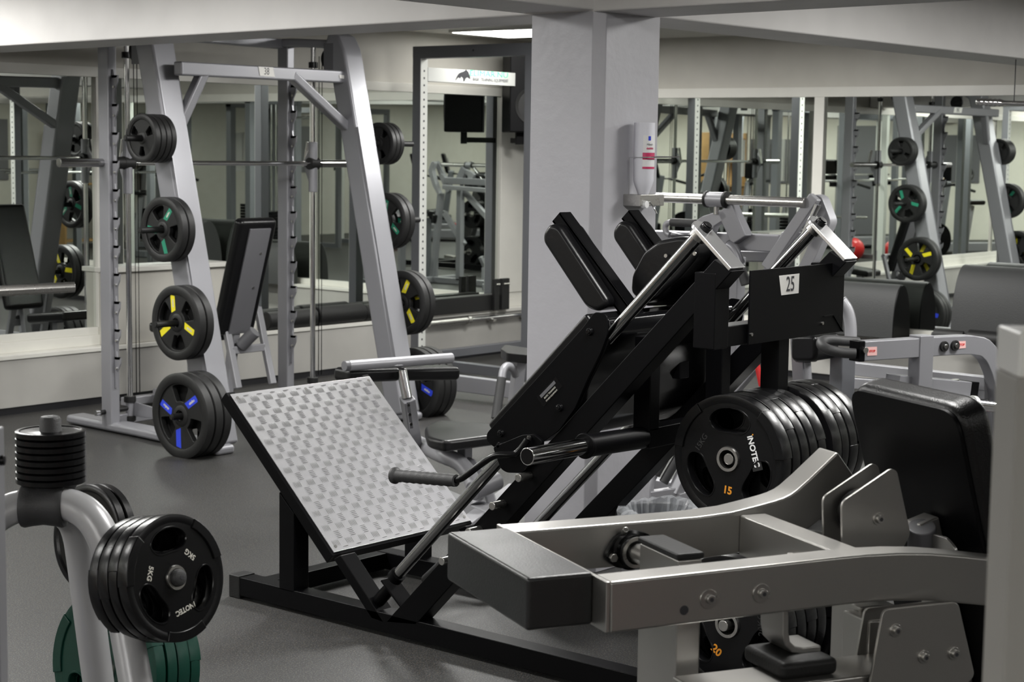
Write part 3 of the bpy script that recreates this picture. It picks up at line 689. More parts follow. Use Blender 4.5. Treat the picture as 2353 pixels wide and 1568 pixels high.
# bar on its two sliding brackets
BZ = 1.481
for x, y, s_ in ((6.14, GLY, -1), (7.42, GRY, 1)):
    G().cyl((x, y, BZ - .17), (x, y, BZ + .13), .027, 20).build('bar_slide', 'silver', sm, .003)
    G().prism([V((x - .004, y + .02, BZ + .10)), V((x - .004, y + .085, BZ)), V((x - .004, y + .02, BZ - .14))], (.012, 0, 0)).build('bar_bracket', 'silver', sm, .002)
    G().beam((x + .02, y + .06, BZ + .13), (x + .02, y + .09, BZ - .02), .012, .03).build('bar_hook', 'steel', sm, .002)
    G().cyl((x - .035, y, BZ), (x + .035, y, BZ), .036, 20).build('bar_hub', 'rubbermat', sm, .003)
yb = (GLY + GRY) / 2
xl = onY(135, 374, GLY).x
G().cyl((6.14, GLY, BZ), (7.42, GRY, BZ), .0135, 20).build('bar', 'chrome', sm)
G().cyl((xl, GLY, BZ), (6.03, GLY, BZ), .0235, 22).build('bar_sleeve', 'darkchrome', sm, .001)
G().cyl((xl + .30, GLY, BZ), (6.11, GLY, BZ), .034, 22).build('sleeve_collar', 'rubbermat', sm, .004)
G().cyl((7.46, GRY, BZ), (7.9, GRY, BZ), .0235, 22).build('bar_sleeve', 'darkchrome', sm, .001)
# crossbar with number, diagonal braces
c0_, c1_ = onX(408, 157, LC), onX(800, 178, RC)
G().beam(c0_, c1_, .06, .072).build('front_crossbar', 'silver', sm, .01, 3)
for a, b in ((onX(413, 285, LC + .06), (478, 178)), (onX(795, 292, RC - .06), (705, 190))):
    t = (b[0] - 400) / 400.0; q = c0_.lerp(c1_, (onY(*b, c0_.y).x - c0_.x) / (c1_.x - c0_.x))
    G().beam(a, q, .055, .062, (0, 1, 0)).build('corner_brace', 'silver', sm, .012, 3)
xd = (c1_ - c0_).normalized(); fp = c0_ - V((0, .0308, 0))
nrm = V((xd.y, -xd.x, 0)).normalized()
def oncb(px, py): return hit(px, py, fp, nrm)
cq = [oncb(*p) for p in ((593, 153), (627, 155), (631, 177), (597, 174))]
cd_ = G().prism([p + nrm * .001 for p in cq], nrm * .001).build('number_card', 'paper', sm)
G().merge(text_mesh('38', .055, .0004), mx_face(sum(cq, V((0, 0, 0))) / 4 + nrm * .0025, xd, UP) @ Matrix.Scale(.85, 4, (1, 0, 0))).build('number', 'ink', cd_, flat=True)
tq = [oncb(*p) for p in ((779, 172), (790, 173), (791, 181), (780, 180))]
G().prism([p + nrm * .001 for p in tq], nrm * .001).build('maker_tag', 'paper', sm)
# counterweight pulleys
for x, y, z in ((RC - .06, onX(757, 135, RC - .06).y, onX(757, 135, RC - .06).z), (LC + .05, onX(316, 108, LC + .05).y, 2.08)):
    G().cyl((x - .012, y, z), (x + .012, y, z), .062, 26).build('pulley', 'blackgloss', sm, .003)
    G().box((x - .018, y - .05, z - .07), (x - .013, y + .03, z + .09)).build('pulley_guard', 'board', sm, .001)
# weight horns
def horn(p, x0, x1): G().cyl((x0, p.y, p.z), (x1, p.y, p.z), .0165, 20).cyl((x1, p.y, p.z), (x1 + (.004 if x1 > x0 else -.004), p.y, p.z), .012, 20).build('plate_horn', 'rubbermat', sm, .001)
K['board2'] = K['board']
PB = plate_grip(.250, .034, None, big=False); PG = plate_grip(.335, .046, 'green'); PY_ = plate_grip(.385, .05, 'yellow'); PBl = plate_grip(.440, .055, 'blue')
INN = {'black': PB, 'green': plate_grip(.335, .046, None), 'yellow': plate_grip(.385, .05, None), 'blue': plate_grip(.440, .055, None)}
lefts = [((323, 318), 4, PB, .034, 'black', 5.765, (288, 316)), ((370, 528), 2, PG, .046, 'green', 5.81, (322, 523)), ((402, 743), 2, PY_, .05, 'yellow', 5.80, (357, 740)), ((411, 957), 3, PBl, .055, 'blue', 5.735, (394, 955))]
rights = [((868, 330), 3, PB, .034, 'black', 7.60), ((884, 508), 2, PG, .046, 'green', 7.60), ((921, 697), 2, PY_, .05, 'yellow', 7.60), ((945, 885), 3, PBl, .055, 'blue', 7.60)]
od = ['outermost', 'second', 'third', 'innermost']
sp = [17, -28, 45, 8, -40, 22, 5, 61, -12]
sk = 0
words = {'black': 'small plain black plate', 'green': 'black plate with green tags', 'yellow': 'black plate with yellow tags', 'blue': 'large black plate with blue tags'}
for (px, n, pr, th, cw, xf, tip) in lefts:
    c = onX(*px, xf); tx = onY(*tip, c.y).x
    horn(c, LX0, tx)
    for i in range(n):
        pos = 'outermost' if i == 0 else ('innermost' if i == n - 1 else od[i])
        rot = {'black': 0, 'green': 80, 'yellow': 5, 'blue': 62}[cw] if i == 0 else sp[sk % 9]; sk += 1
        place_plate(pr if i == 0 else INN[cw], (xf + th * (.5 + i * 1.02), c.y, c.z), (-1, 0, 0), (words[cw] if i == 0 or cw == 'black' else 'plate behind the %s tagged one' % cw) + ', ' + pos + ' on the left leg of the silver machine', cw + ' tagged plates on the left leg horn', spin=rot)
for (px, n, pr, th, cw, x0) in rights:
    c = onX(*px, x0); horn(c, RX1, x0 + .30)
    for i in range(n):
        pos = 'innermost' if i == 0 else ('outermost' if i == n - 1 else 'middle')
        place_plate(pr, (x0 + th * (.5 + i * 1.02), c.y, c.z), (-1, 0, 0), words[cw] + ', ' + pos + ' on the right leg of the silver machine', cw + ' tagged plates on the right leg horn', spin=sp[(sk + 3) % 9]); sk += 1
for p in (PB, PG, PY_, PBl, INN['green'], INN['yellow'], INN['blue']): drop(p)
# ------------------------------------------------------------------ adjustable bench inside the machine
bn = thing('adjustable_bench', 'adjustable bench with raised black backrest, seen from behind', 'bench', (6.8, 7.6, 0))
bx = 6.86
T, B = onX(601, 507, bx), onX(545, 772, bx); t_ = (T - B).normalized(); n_ = V((1, 0, 0)).cross(t_)   # n_ towards camera side?
if n_.y > 0: n_ = -n_
def BP(x, s_, h): return B.lerp(T, s_) + V((x, 0, 0)) + n_ * h
def bslab(x0, x1, s0, s1, h0, h1): return G().prism([BP(x0, s0, h0), BP(x1, s0, h0), BP(x1, s1, h0), BP(x0, s1, h0)], n_ * (h1 - h0))
o = bslab(-.15, .14, 0, 1.0, -.075, -.004).build('backrest', 'leathers', bn, .03, 4)
bslab(-.075, .085, .02, .93, -.006, .006).build('back_board', 'board', bn, .002)
for s_ in (.42, .72): G().cyl(BP(0.04, s_, .006), BP(.04, s_, .010), .008, 10).build('screw', 'steel', bn)
for xx in (-.07, .20):
    a = onX(512, 712, bx - .07) + V((xx + .07, 0, 0)); b = onX(547, 893, bx - .07) + V((xx + .07, 0, 0)); G().beam(a, b, .045, .03, (0, 1, 0)).build('frame_leg', 'silver2', bn, .006)
a = onX(510, 712, bx - .07); G().cyl(a, a + V((.27, 0, 0)), .022, 18).build('cross_tube', 'silver2', bn)
a = onX(530, 806, bx - .07); G().beam(a, a + V((.26, 0, 0)), .03, .045).build('cross_tube', 'silver2', bn, .006)
a = onX(553, 788, bx + .0); G().cyl(a + V((0, 0, -.02)), a + V((.04, -.08, .07)), .038, 20).build('adjust_sleeve', 'board', bn, .004)
yy = onX(547, 893, bx).y
G().beam((bx, yy - .1, .06), (bx, yy + .75, .06), .06, .07).build('base_tube', 'silver2', bn, .006)
G().beam((bx - .25, yy + .02, .035), (bx + .28, yy + .02, .035), .06, .05).build('foot_tube', 'silver2', bn, .006)
G().beam((bx - .25, yy + .75, .035), (bx + .28, yy + .75, .035), .06, .05).build('foot_tube', 'silver2', bn, .006)
G().cyl((bx + .28, yy + .02, .05), (bx + .36, yy + .02, .05), .02, 14).build('foot_grip', 'rubbermat', bn, .003)
G().prism([V((bx - .14, yy + .25, .42)), V((bx + .14, yy + .25, .42)), V((bx + .14, yy + .65, .46)), V((bx - .14, yy + .65, .46))], (0, 0, .06)).build('seat', 'leathers', bn, .02, 4)
G().beam((bx, yy + .4, .08), (bx, yy + .4, .43), .05, .06, (0, 1, 0)).build('seat_post', 'silver2', bn, .005)
G().beam((bx, yy + .1, .10), BP(0, .05, -.03), .05, .05, (0, 1, 0)).build('back_post', 'silver2', bn, .005)
# ================================================================== grey lever machine in the foreground, right
_a = R(-27.3); LD = V((math.cos(_a), math.sin(_a), 0)); CD = V((-math.sin(_a), math.cos(_a), 0))
A0 = atD(1396, 1458, 3.0)
def Q(u, v, w_): return A0 + LD * u + CD * v + UP * w_
def onV(px, py, v): return hit(px, py, A0 + CD * v, CD)
def UW(px, py, v):
    q = onV(px, py, v) - A0; return q.dot(LD), q.z
fg = thing('lever_machine', 'grey steel lever machine with black rubber block and bolted beams in the foreground', 'exercise machine', tuple(Q(.35, .25, -A0.z)))
def qbox(u0, u1, v0, v1, w0, w1): return G()._add([Q(u, v, w_) for w_ in (w0, w1) for u, v in ((u0, v0), (u1, v0), (u1, v1), (u0, v1))], [(3, 2, 1, 0), (4, 5, 6, 7), (0, 1, 5, 4), (1, 2, 6, 5), (2, 3, 7, 6), (3, 0, 4, 7)])
def qrail(px, v0, v1, h):
    vm = (v0 + v1) / 2
    pts = []
    for a, b in px:
        u, w_ = UW(a, b, v0); pts.append(Q(u, vm, w_))
    return G().rail(pts, v1 - v0, h, CD)
nb = qrail([(1402, 1398), (1600, 1375), (1800, 1352), (1920, 1338), (1990, 1331), (2060, 1327), (2130, 1327), (2200, 1332), (2260, 1338), (2318, 1344), (2420, 1358)], 0, .062, .090)
nb.build('near_beam', 'steelframe', fg, .005, 3)
fb = [Q(0, .455, .046), Q(.25, .455, .046), Q(.46, .455, .047), Q(.52, .455, .050), Q(.57, .455, .060), Q(.615, .455, .082), Q(.65, .455, .115), Q(.745, .455, .228)]
# match the upper end of the bent beam to the photograph
e = onV(1950, 1075, .42) - A0; fb[-1] = Q(e.dot(LD), .455, e.z)
k = onV(1862, 1160, .42) - A0; fb[-2] = Q(k.dot(LD), .455, k.z)
k2 = onV(1825, 1186, .42) - A0; fb[-3] = Q(k2.dot(LD), .455, k2.z)
k3 = onV(1775, 1203, .42) - A0; fb[-4] = Q(k3.dot(LD), .455, k3.z)
fb = fb[:3] + fb[-4:]
sm_ = [fb[0]]
for a, b in zip(fb[:-1], fb[1:]): sm_ += [a.lerp(b, .25), a.lerp(b, .75)]
G().rail(sm_ + [fb[-1]], .07, .088, CD).build('far_beam', 'steelframe', fg, .005, 3)
qbox(.50, .56, .062, .42, .005, .088).build('cross_beam', 'steelframe', fg, .004)
qbox(-.004, .004, .0, .49, .002, .091).build('end_plate', 'steelframe', fg, .002)
qbox(.50, .5 + .001, .16, .30, .02, .05)
# rubber block
qbox(-.128, -.004, .05, .435, .003, .096).build('rubber_block', 'graphite', fg, .007, 3)
# weld bead seam line, hanger tab, bolts
def wdisc(u, w_, r, d0, d1, n=20): return G().cyl(Q(u, -d0, w_), Q(u, -d1, w_), r, n)
for px in ((1628, 1377), (1749, 1364)):
    u, w_ = UW(*px, 0)
    wdisc(u, w_, .0175, 0, .0025, 28).build('washer', 'steel', fg, .0008)
    wdisc(u + .002, w_, .0085, .0025, .0085, 20).build('bolt', 'steel', fg, .0015)
    wdisc(u + .002, w_, .0042, .0085, .0088, 6).build('bolt_socket', 'ink', fg)
u, w_ = UW(1572, 1403, 0); wdisc(u, w_, .0085, -.001, .0006, 20).build('drill_hole', 'ink', fg)
qbox(.488, .50, .10, .22, .035, .055).build('tab', 'steelframe', fg, .002)
# centre post with cap, bearing and shaft
qbox(.213, .264, .148, .302, -A0.z + .06, .078).build('centre_post', 'steelframe', fg, .004)
qbox(.210, .267, .145, .305, .078, .090).build('post_cap', 'rubbermat', fg, .004, 3)
bu, bw = UW(1445, 1262, .42)
ax = [Q(bu, .42, bw), Q(bu, .30, bw)]
G().cyl(Q(bu, .42, bw), Q(bu, .302, bw), .019, 28).build('shaft', 'steel', fg)
G().lathe([(0, .040), (.012, .040), (.014, .034), (.03, .034), (.032, .030), (.034, .022)], Q(bu, .42, bw), -CD, 32).build('bearing', 'blackgloss', fg)
G().lathe([(.032, .031), (.036, .031), (.036, .024), (.032, .024)], Q(bu, .42, bw), -CD, 32, cap=False).build('bearing_ring', 'steel', fg)
fl = rounded([Q(bu - .062, .408, bw - .012), Q(bu - .03, .408, bw - .036), Q(bu + .03, .408, bw - .036), Q(bu + .062, .408, bw + .01), Q(bu + .03, .408, bw + .036), Q(bu - .03, .408, bw + .036)], .02, 4)
G().prism(fl, CD * .012).build('bearing_flange', 'blackgloss', fg, .002)
G().cyl(Q(bu - .043, .408, bw - .01), Q(bu - .043, .396, bw - .01), .009, 6).build('flange_bolt', 'steel', fg, .001)
G().cyl(Q(bu + .04, .408, bw + .012), Q(bu + .04, .396, bw + .012), .009, 6).build('flange_bolt', 'steel', fg, .001)
G().cyl(Q(bu - .02, .405, bw + .036), Q(bu - .025, .385, bw + .048), .006, 6).build('clamp_screw', 'steel', fg, .001)
G().cyl(Q(bu, .148, bw - .01), Q(bu, .062, bw - .01), .019, 24).build('shaft', 'steel', fg)
# pulley cheek plates above
def cheek(pxs, v, name='cheek_plate', r=.012, th=.006):
    pts = rounded([Q(*((UW(a, b, v)[0], v, UW(a, b, v)[1]))) for a, b in pxs], r, 4)
    return G().prism(pts, CD * th).build(name, 'steelframe', fg, .0012)
ch1 = [(1936, 1275), (1934, 1155), (2048, 1077), (2062, 1083), (2093, 1228), (2060, 1290)]
cheek(ch1, .16); cheek([(a - 43 , b - 12) for a, b in ch1], .245)
u, w_ = UW(2018, 1192, .16)
G().cyl(Q(u, .16, w_), Q(u, .157, w_), .013, 20).build('washer', 'steel', fg, .0008)
G().cyl(Q(u, .157, w_), Q(u, .149, w_), .0085, 20).build('bolt', 'steel', fg, .001)
G().cyl(Q(u, .149, w_), Q(u, .1487, w_), .0042, 6).build('bolt_socket', 'ink', fg)
G().cyl(Q(u, .17, w_), Q(u, .235, w_), .045, 28).build('pulley', 'blackgloss', fg, .003)
# lower cheek plates
ch2 = [(2030, 1402), (2202, 1384), (2240, 1552), (2225, 1572), (1996, 1590)]
cheek(ch2, -.035, r=.012); cheek([(a - 42, b - 3) for a, b in ch2], .105)
for px in ((2057, 1449), (2122, 1510), (2191, 1502)):
    u, w_ = UW(*px, -.035)
    G().cyl(Q(u, -.035, w_), Q(u, -.038, w_), .0125, 20).build('washer', 'steel', fg, .0008)
    G().cyl(Q(u, -.038, w_), Q(u, -.045, w_), .008, 20).build('bolt', 'steel', fg, .001)
    G().cyl(Q(u, -.045, w_), Q(u, -.0453, w_), .004, 6).build('bolt_socket', 'ink', fg)
# stop bracket and its rubber buffer on the lower beam
v0, v1 = .05, .13
bp = [UW(a, b, v0) for a, b in ((1758, 1405), (1758, 1440), (1763, 1468), (1780, 1490), (1805, 1501), (1888, 1496))]
th = .014
outer = [Q(a, v0, b) for a, b in bp]; inner = [Q(a, v0, b) for a, b in [UW(x, y, v0) for x, y in ((1888, 1483), (1822, 1486), (1806, 1478), (1802, 1460), (1802, 1405))]]
pts2 = [((1750, 1405)), ((1750, 1450)), ((1760, 1484)), ((1785, 1504)), ((1815, 1508)), ((1887, 1503))]
G().rail([Q(*(UW(a, b, v0)[0], (v0 + v1) / 2, UW(a, b, v0)[1])) for a, b in ((1806, 1400), (1806, 1455), (1810, 1480), (1824, 1494), (1845, 1497), (1887, 1492))], v1 - v0, .013, CD).build('stop_bracket', 'steelframe', fg, .003)
ub, wb = UW(1742, 1523, v0); ub2, _ = UW(1893, 1520, v0); wt = UW(1800, 1506, v0)[1]; wl = UW(1800, 1545, v0)[1]
qbox(ub + .02, ub2, .0, .14, wl, wt).build('rubber_buffer', 'rubbermat', fg, .012, 4)
z1 = wl
qbox(.18, .66, -.02, .10, z1 - .06, z1).build('lower_beam', 'steelframe', fg, .005)
qbox(.20, .28, .0, .12, -A0.z, z1 - .06).build('base_post', 'steelframe', fg, .005)
qbox(.60, .66, .10, .19, z1 - .06, -.06).build('lower_upright', 'steelframe', fg, .004)
# base on the floor (below the picture)
qbox(.1, 1.2, .10, .17, -A0.z, -A0.z + .06).build('base_rail', 'steelframe', fg, .005)
qbox(.15, .23, -.25, .7, -A0.z, -A0.z + .06).build('base_rail', 'steelframe', fg, .005)
qbox(1.1, 1.18, -.25, .7, -A0.z, -A0.z + .06).build('base_rail', 'steelframe', fg, .005)
qbox(.60, .66, -.02, .10, -A0.z + .06, z1 - .06).build('base_post', 'steelframe', fg, .005)
# tilted back pad: its board faces the camera side
t0 = onV(2188, 985, .10); b0 = onV(2275, 1420, .10); dn = (b0 - t0).normalized(); pn = dn.cross(CD).normalized()
if pn.dot(LD) < 0: pn = -pn
def onPad(px, py, h=0): return hit(px, py, t0 + pn * h, pn)
tlp = onPad(1950, 900)
vw = (tlp - t0).dot(CD)
def PD(s_, t, h): return t0 + CD * s_ + dn * t + pn * h
top_r = (onPad(2150, 945) - t0).dot(dn)
Hp = .80
tt = -.035
brd = rounded([PD(-.02, tt, 0), PD(vw, tt, 0), PD(vw, Hp, 0), PD(-.02, Hp, 0)], .05, 6)
G().prism(brd, pn * .008).build('pad_board', 'black', fg, .0015)
cush = rounded([PD(-.026, tt - .008, .006), PD(vw + .006, tt - .008, .006), PD(vw + .006, Hp + .01, .006), PD(-.026, Hp + .01, .006)], .055, 8)
G().prism(cush, pn * .072).build('back_pad', 'leather', fg, .022, 5)
G().tube([PD(-.026 + .003, tt + .04, .055), PD(-.026 + .003, Hp, .055)], .0016, 6).build('pad_seam', 'blackgloss', fg)
# steel carrying the pad
G().beam(PD(.12, .20, -.03), PD(.12, Hp, -.03), .05, .05, pn).build('pad_post', 'steelframe', fg, .004)
G().cyl(onPad(2118, 1210, -.05), onPad(2118, 1300, -.05), .028, 20).build('knob_post', 'board', fg, .003)
G().prism(rounded([onPad(a, b, -.04) for a, b in ((2140, 1225), (2180, 1235), (2202, 1262), (2200, 1300), (2130, 1300))], .01, 3), pn * -.006).build('hook_plate', 'steelframe', fg, .001)
qbox(.62, .70, .16, .26, -A0.z + .06, -.05).build('rear_post', 'steelframe', fg, .004)
# light post beyond at the right edge of the picture
rp0 = atD(2337, 880, 1.75)
pl_ = thing('upright_post', 'pale beige post with white top cut off by the right edge', 'post', (rp0.x, rp0.y, 0))
n2 = V((RT.x, RT.y, 0)).normalized(); f2 = V((HD.x, HD.y, 0)).normalized()
zt_ = atD(2345, 764, 1.75).z; zm = atD(2340, 869, 1.75).z
def pbox(base, w_, d_, z0, z1): return G()._add([V((base.x, base.y, 0)) + n2 * a + f2 * b + UP * z for z in (z0, z1) for a, b in ((0, 0), (w_, 0), (w_, d_), (0, d_))], [(3, 2, 1, 0), (4, 5, 6, 7), (0, 1, 5, 4), (1, 2, 6, 5), (2, 3, 7, 6), (3, 0, 4, 7)])
pbox(rp0, .08, .08, 0, zm).build('body', K.setdefault('beigepost', mat('beige_grey_paint', (.34, .33, .305), .5)), pl_, .003)
pbox(rp0 + V((0, 0, 0)), .08, .08, zm, zt_).build('top_section', K.setdefault('offwhite', mat('off_white_post', (.85, .85, .83), .4)), pl_, .003)
lp0 = atD(-15, 1280, 2.6) - RT * .0045
pl2 = thing('upright_post', 'narrow pale post cut off by the left edge', 'post', (lp0.x, lp0.y, 0))
pbox(lp0, .0118, .04, 0, atD(0, 985, 2.6).z).build('body', 'silver2', pl2, .002)
c = atD(0, 1058, 2.6); G().cyl(c, c + n2 * .0075, .008, 16).build('knob', 'blackgloss', pl2, .002)
# ================================================================== weight plate tree, lower left
wt_ = thing('weight_tree', 'pale grey tubular weight tree with black joint, lower left', 'weight rack', tuple(atD(110, 1160, 3.72) * 1.0)[:2] + (0,))
J = atD(100, 1160, 3.70)
TR = .034
right = [atD(118, 1158, 3.70), atD(165, 1160, 3.69), atD(205, 1182, 3.67), atD(238, 1232, 3.66), atD(262, 1310, 3.65), atD(285, 1420, 3.63), atD(303, 1520, 3.60)]
dd = (right[-1] - right[-2]).normalized(); right.append(right[-1] + dd * ((right[-1].z - .01) / -dd.z))
G().tube(right, TR, 24, 2).build('leg', 'treegrey', wt_)
left = [atD(75, 1160, 3.70), atD(30, 1166, 3.69), atD(-20, 1195, 3.67), atD(-62, 1250, 3.65), atD(-90, 1330, 3.6), atD(-110, 1450, 3.55)]
dd = (left[-1] - left[-2]).normalized(); left.append(left[-1] + dd * ((left[-1].z - .01) / -dd.z))
G().tube(left, TR, 24, 2).build('leg', 'treegrey', wt_)
back = [atD(108, 1165, 3.73), atD(150, 1175, 3.76), atD(178, 1210, 3.80), atD(190, 1290, 3.84), atD(206, 1420, 3.86), atD(226, 1568, 3.88)]
dd = (back[-1] - back[-2]).normalized(); back.append(back[-1] + dd * ((back[-1].z - .01) / -dd.z))
G().tube(back, TR, 24, 2).build('leg', 'treegrey', wt_)
for p in (right[-1], left[-1], back[-1]): G().lathe([(0, .05), (.02, .045), (.03, .036)], (p.x, p.y, 0), (0, 0, 1), 24).build('foot_cap', 'rubbermat', wt_)
ja, jb = atD(52, 1163, 3.70), atD(150, 1163, 3.70)
dj = (jb - ja).normalized()
G().lathe([(0, .044), (.006, .046), (.02, .043), (.045, .040), (.07, .043), ((jb - ja).length - .006, .046), ((jb - ja).length, .044)], ja, dj, 32).build('joint', 'grip', wt_, subsurf=0)
tc_ = atD(116, 1000, 3.72)
zb = atD(110, 1112, 3.72).z
G().lathe([(-.06, .040), (-.03, .042), (-.01, .05), (0, .055)], (tc_.x, tc_.y, zb - .002), (0, 0, 1), 32).build('joint_collar', 'grip', wt_)
ztop = atD(116, 956, 3.72).z
G().lathe([(0, .0225), (ztop - zb - .006, .0225), (ztop - zb - .001, .019), (ztop - zb, .016)], (tc_.x, tc_.y, zb), (0, 0, 1), 28).build('top_peg', 'grip', wt_)
G().cyl((tc_.x, tc_.y, ztop - .0005), (tc_.x, tc_.y, ztop + .0006), .006, 12).build('peg_hole', 'ink', wt_)
PS = plate_disc(.146, .0135)
for i in range(8):
    lab = 'topmost small black disc on the vertical peg' if i == 7 else ('lowest small black disc on the vertical peg' if i == 0 else '%s small black disc from the top of the vertical peg' % ['', '', 'sixth', 'fifth', 'fourth', 'third', 'second'][7 - i if False else i if i > 1 else 1] if i > 1 else 'seventh small black disc from the top of the vertical peg')
    place_plate(PS, (tc_.x, tc_.y, zb + .008 + i * .0141), (0, 0, 1), lab, 'small discs on the weight tree', up=(0, 1, 0))
drop(PS)
# front stack of 5 kg plates
NA = (RT * .80 - HD * .60 + UP * .19).normalized()
P5 = plate_rubber(.262, .030, 5, L5); P5b = plate_rubber(.262, .030, 5, nol)
fc = atD(407, 1328, 3.60)
labs = ['black 5 kg plate with maker lettering, outermost on the front peg of the weight tree', 'second black 5 kg plate on the front peg of the weight tree', 'third black 5 kg plate on the front peg of the weight tree', 'innermost black 5 kg plate on the front peg of the weight tree']
for i in range(4):
    place_plate(P5 if i == 0 else P5b, fc - NA * (.015 + i * .0305), NA, labs[i], 'black 5 kg plates on the weight tree', spin=(4, -10, 14, 35)[i])
G().cyl(fc - NA * .16, fc + NA * .008, .0175, 28).lathe([(0, .0175), (.004, .015), (.006, .010)], fc + NA * .008, NA, 28).build('front_peg', 'grip', wt_)
G().cyl(fc + NA * .0136, fc + NA * .0146, .0045, 6).build('peg_socket', 'ink', wt_)
G().cyl(fc - NA * .16, fc - NA * .128, .03, 24).build('peg_collar', 'grip', wt_, .003)
# black plates behind, green plates lower down
NB = (RT * -.62 - HD * .76 + UP * .12).normalized()
PK = plate_disc(.250, .026)
bc = atD(196, 1236, 4.08)
G().cyl(bc - NB * .12, bc + NB * .04, .0165, 20).build('side_peg', 'grip', wt_)
for i in range(2): place_plate(PK, bc - NB * (.013 + i * .027), NB, ('black plate behind the weight tree joint, front of its pair', 'black plate behind the weight tree joint, rear of its pair')[i], 'black plates behind the weight tree')
drop(P5); drop(P5b); drop(PK)
NG = (RT * -.60 - HD * .80 + UP * .10).normalized()
PGr = plate_rubber(.360, .034, 10, lambda r, a, b: None, 'greenrub')
gc = atD(236, 1536, 4.06)
G().cyl(gc - NG * .16, gc + NG * .03, .0165, 20).build('side_peg', 'grip', wt_)
for i in range(4): place_plate(PGr, gc - NG * (.017 + i * .035), NG, ('green rubber plate facing left at the foot of the weight tree', 'second green plate at the foot of the weight tree', 'third green plate at the foot of the weight tree', 'rearmost green plate, its edge right of the tree leg')[i], 'green plates on the weight tree', spin=(20, 50, -10, 5)[i])
drop(PGr)
# ================================================================== perforated rack with the maker's sign
def perf_post(root, x, y, z1, w_=.075, face=('-y',), name='upright', z0=0.02, holes=True, my='rackwhite', mo='rackgrey'):
    p = G().box((x, y, z0), (x + w_, y + w_, z1)).build(name, mo, root, .003)
    if '-y' in face:
        G().box((x + .002, y - .0025, z0 + .02), (x + w_ - .002, y, z1 - .06)).build('perforated_face', my, p)
        if holes:
            g = G(); z = z0 + .1
            while z < z1 - .12: g.cyl((x + w_ / 2, y - .0032, z), (x + w_ / 2, y - .0022, z), .008, 10); z += .05
            g.build('holes', 'ink', p, kind='stuff')
    if '-x' in face:
        G().box((x - .0025, y + .002, z0 + .02), (x, y + w_ - .002, z1 - .06)).build('perforated_face', my, p)
        if holes:
            g = G(); z = z0 + .1
            while z < z1 - .12: g.cyl((x - .0032, y + w_ / 2, z), (x - .0022, y + w_ / 2, z), .008, 10); z += .05
            g.build('holes', 'ink', p, kind='stuff')
    return p
rk = thing('half_rack', 'tall dark grey perforated rack with white sign bar left of the pillar', 'squat rack', (9.7, 8.2, 0))
RZ = 2.29; ax_ = 9.19; ay = 8.50; by = onX(1213, 300, ax_).y
perf_post(rk, ax_, ay, RZ); perf_post(rk, ax_, by - .04, RZ)
perf_post(rk, 10.72, ay, RZ)
G().box((ax_ - .001, by - .04, RZ - .085), (ax_ + .074, ay + .076, RZ)).build('top_beam', 'rackgrey', rk, .004)
G().box((ax_ + .075, ay + .01, .06), (10.72, ay + .07, .12)).build('floor_beam', 'rackgrey', rk, .003)
G().box((ax_, by, .02), (ax_ + .07, ay, .09)).build('floor_beam', 'rackgrey', rk, .003)
G().cyl((ax_ + .035, (by + ay) / 2, RZ - .04), (ax_ - .002, (by + ay) / 2, RZ - .04), .008, 10).build('bolt_hole', 'ink', rk)
sy = ay - .004
za, zb_ = onY(1000, 156, sy).z, onY(1000, 188, sy).z
sgn = G().box((ax_ + .075, sy, zb_), (10.72, sy + .05, za)).build('sign_beam', K.setdefault('signwhite', mat('sign_white', (.55, .56, .54), .5)), rk, .002)
f1 = onY(1124, 171, sy - .002); f2_ = onY(1128, 184.5, sy - .002)
wgt = onY(1168, 172, sy).x - onY(1081, 172, sy).x
g = G().merge(text_mesh('ELIMAR.NU', 1.0, .0005)); xs_ = [v[0] for v in g.v]; s_ = wgt / (max(xs_) - min(xs_)); g = G().merge(text_mesh('ELIMAR.NU', 1.0, .0005), mx_face(f1, (1, 0, 0), (0, 0, 1)) @ Matrix.Scale(s_, 4, (1, 0, 0)) @ Matrix.Scale(.058, 4, (0, 1, 0)) @ Matrix.Scale(1, 4))
g.build('lettering', 'ltgreen', sgn, flat=True)
g = G().merge(text_mesh('BASIC TRAINING EQUIPMENT', 1.0, .0005)); xs_ = [v[0] for v in g.v]; s2 = wgt * .94 / (max(xs_) - min(xs_)); g = G().merge(text_mesh('BASIC TRAINING EQUIPMENT', 1.0, .0005), mx_face(f2_, (1, 0, 0), (0, 0, 1)) @ Matrix.Scale(s2, 4, (1, 0, 0)) @ Matrix.Scale(.034, 4, (0, 1, 0)))
g.build('lettering', 'board', sgn, flat=True)
bull = [(1046, 185), (1050, 175), (1054, 169), (1060, 166), (1066, 164), (1071, 160), (1076, 165), (1080, 176), (1081, 182), (1078, 181), (1074, 178), (1070, 180), (1068, 186), (1065, 188), (1064, 180), (1060, 176), (1057, 181), (1054, 178), (1051, 180), (1048, 184)]
G().prism([onY(a, b, sy - .0005) for a, b in bull], (0, -.0006, 0)).build('bull_emblem', 'ink', sgn, flat=True)
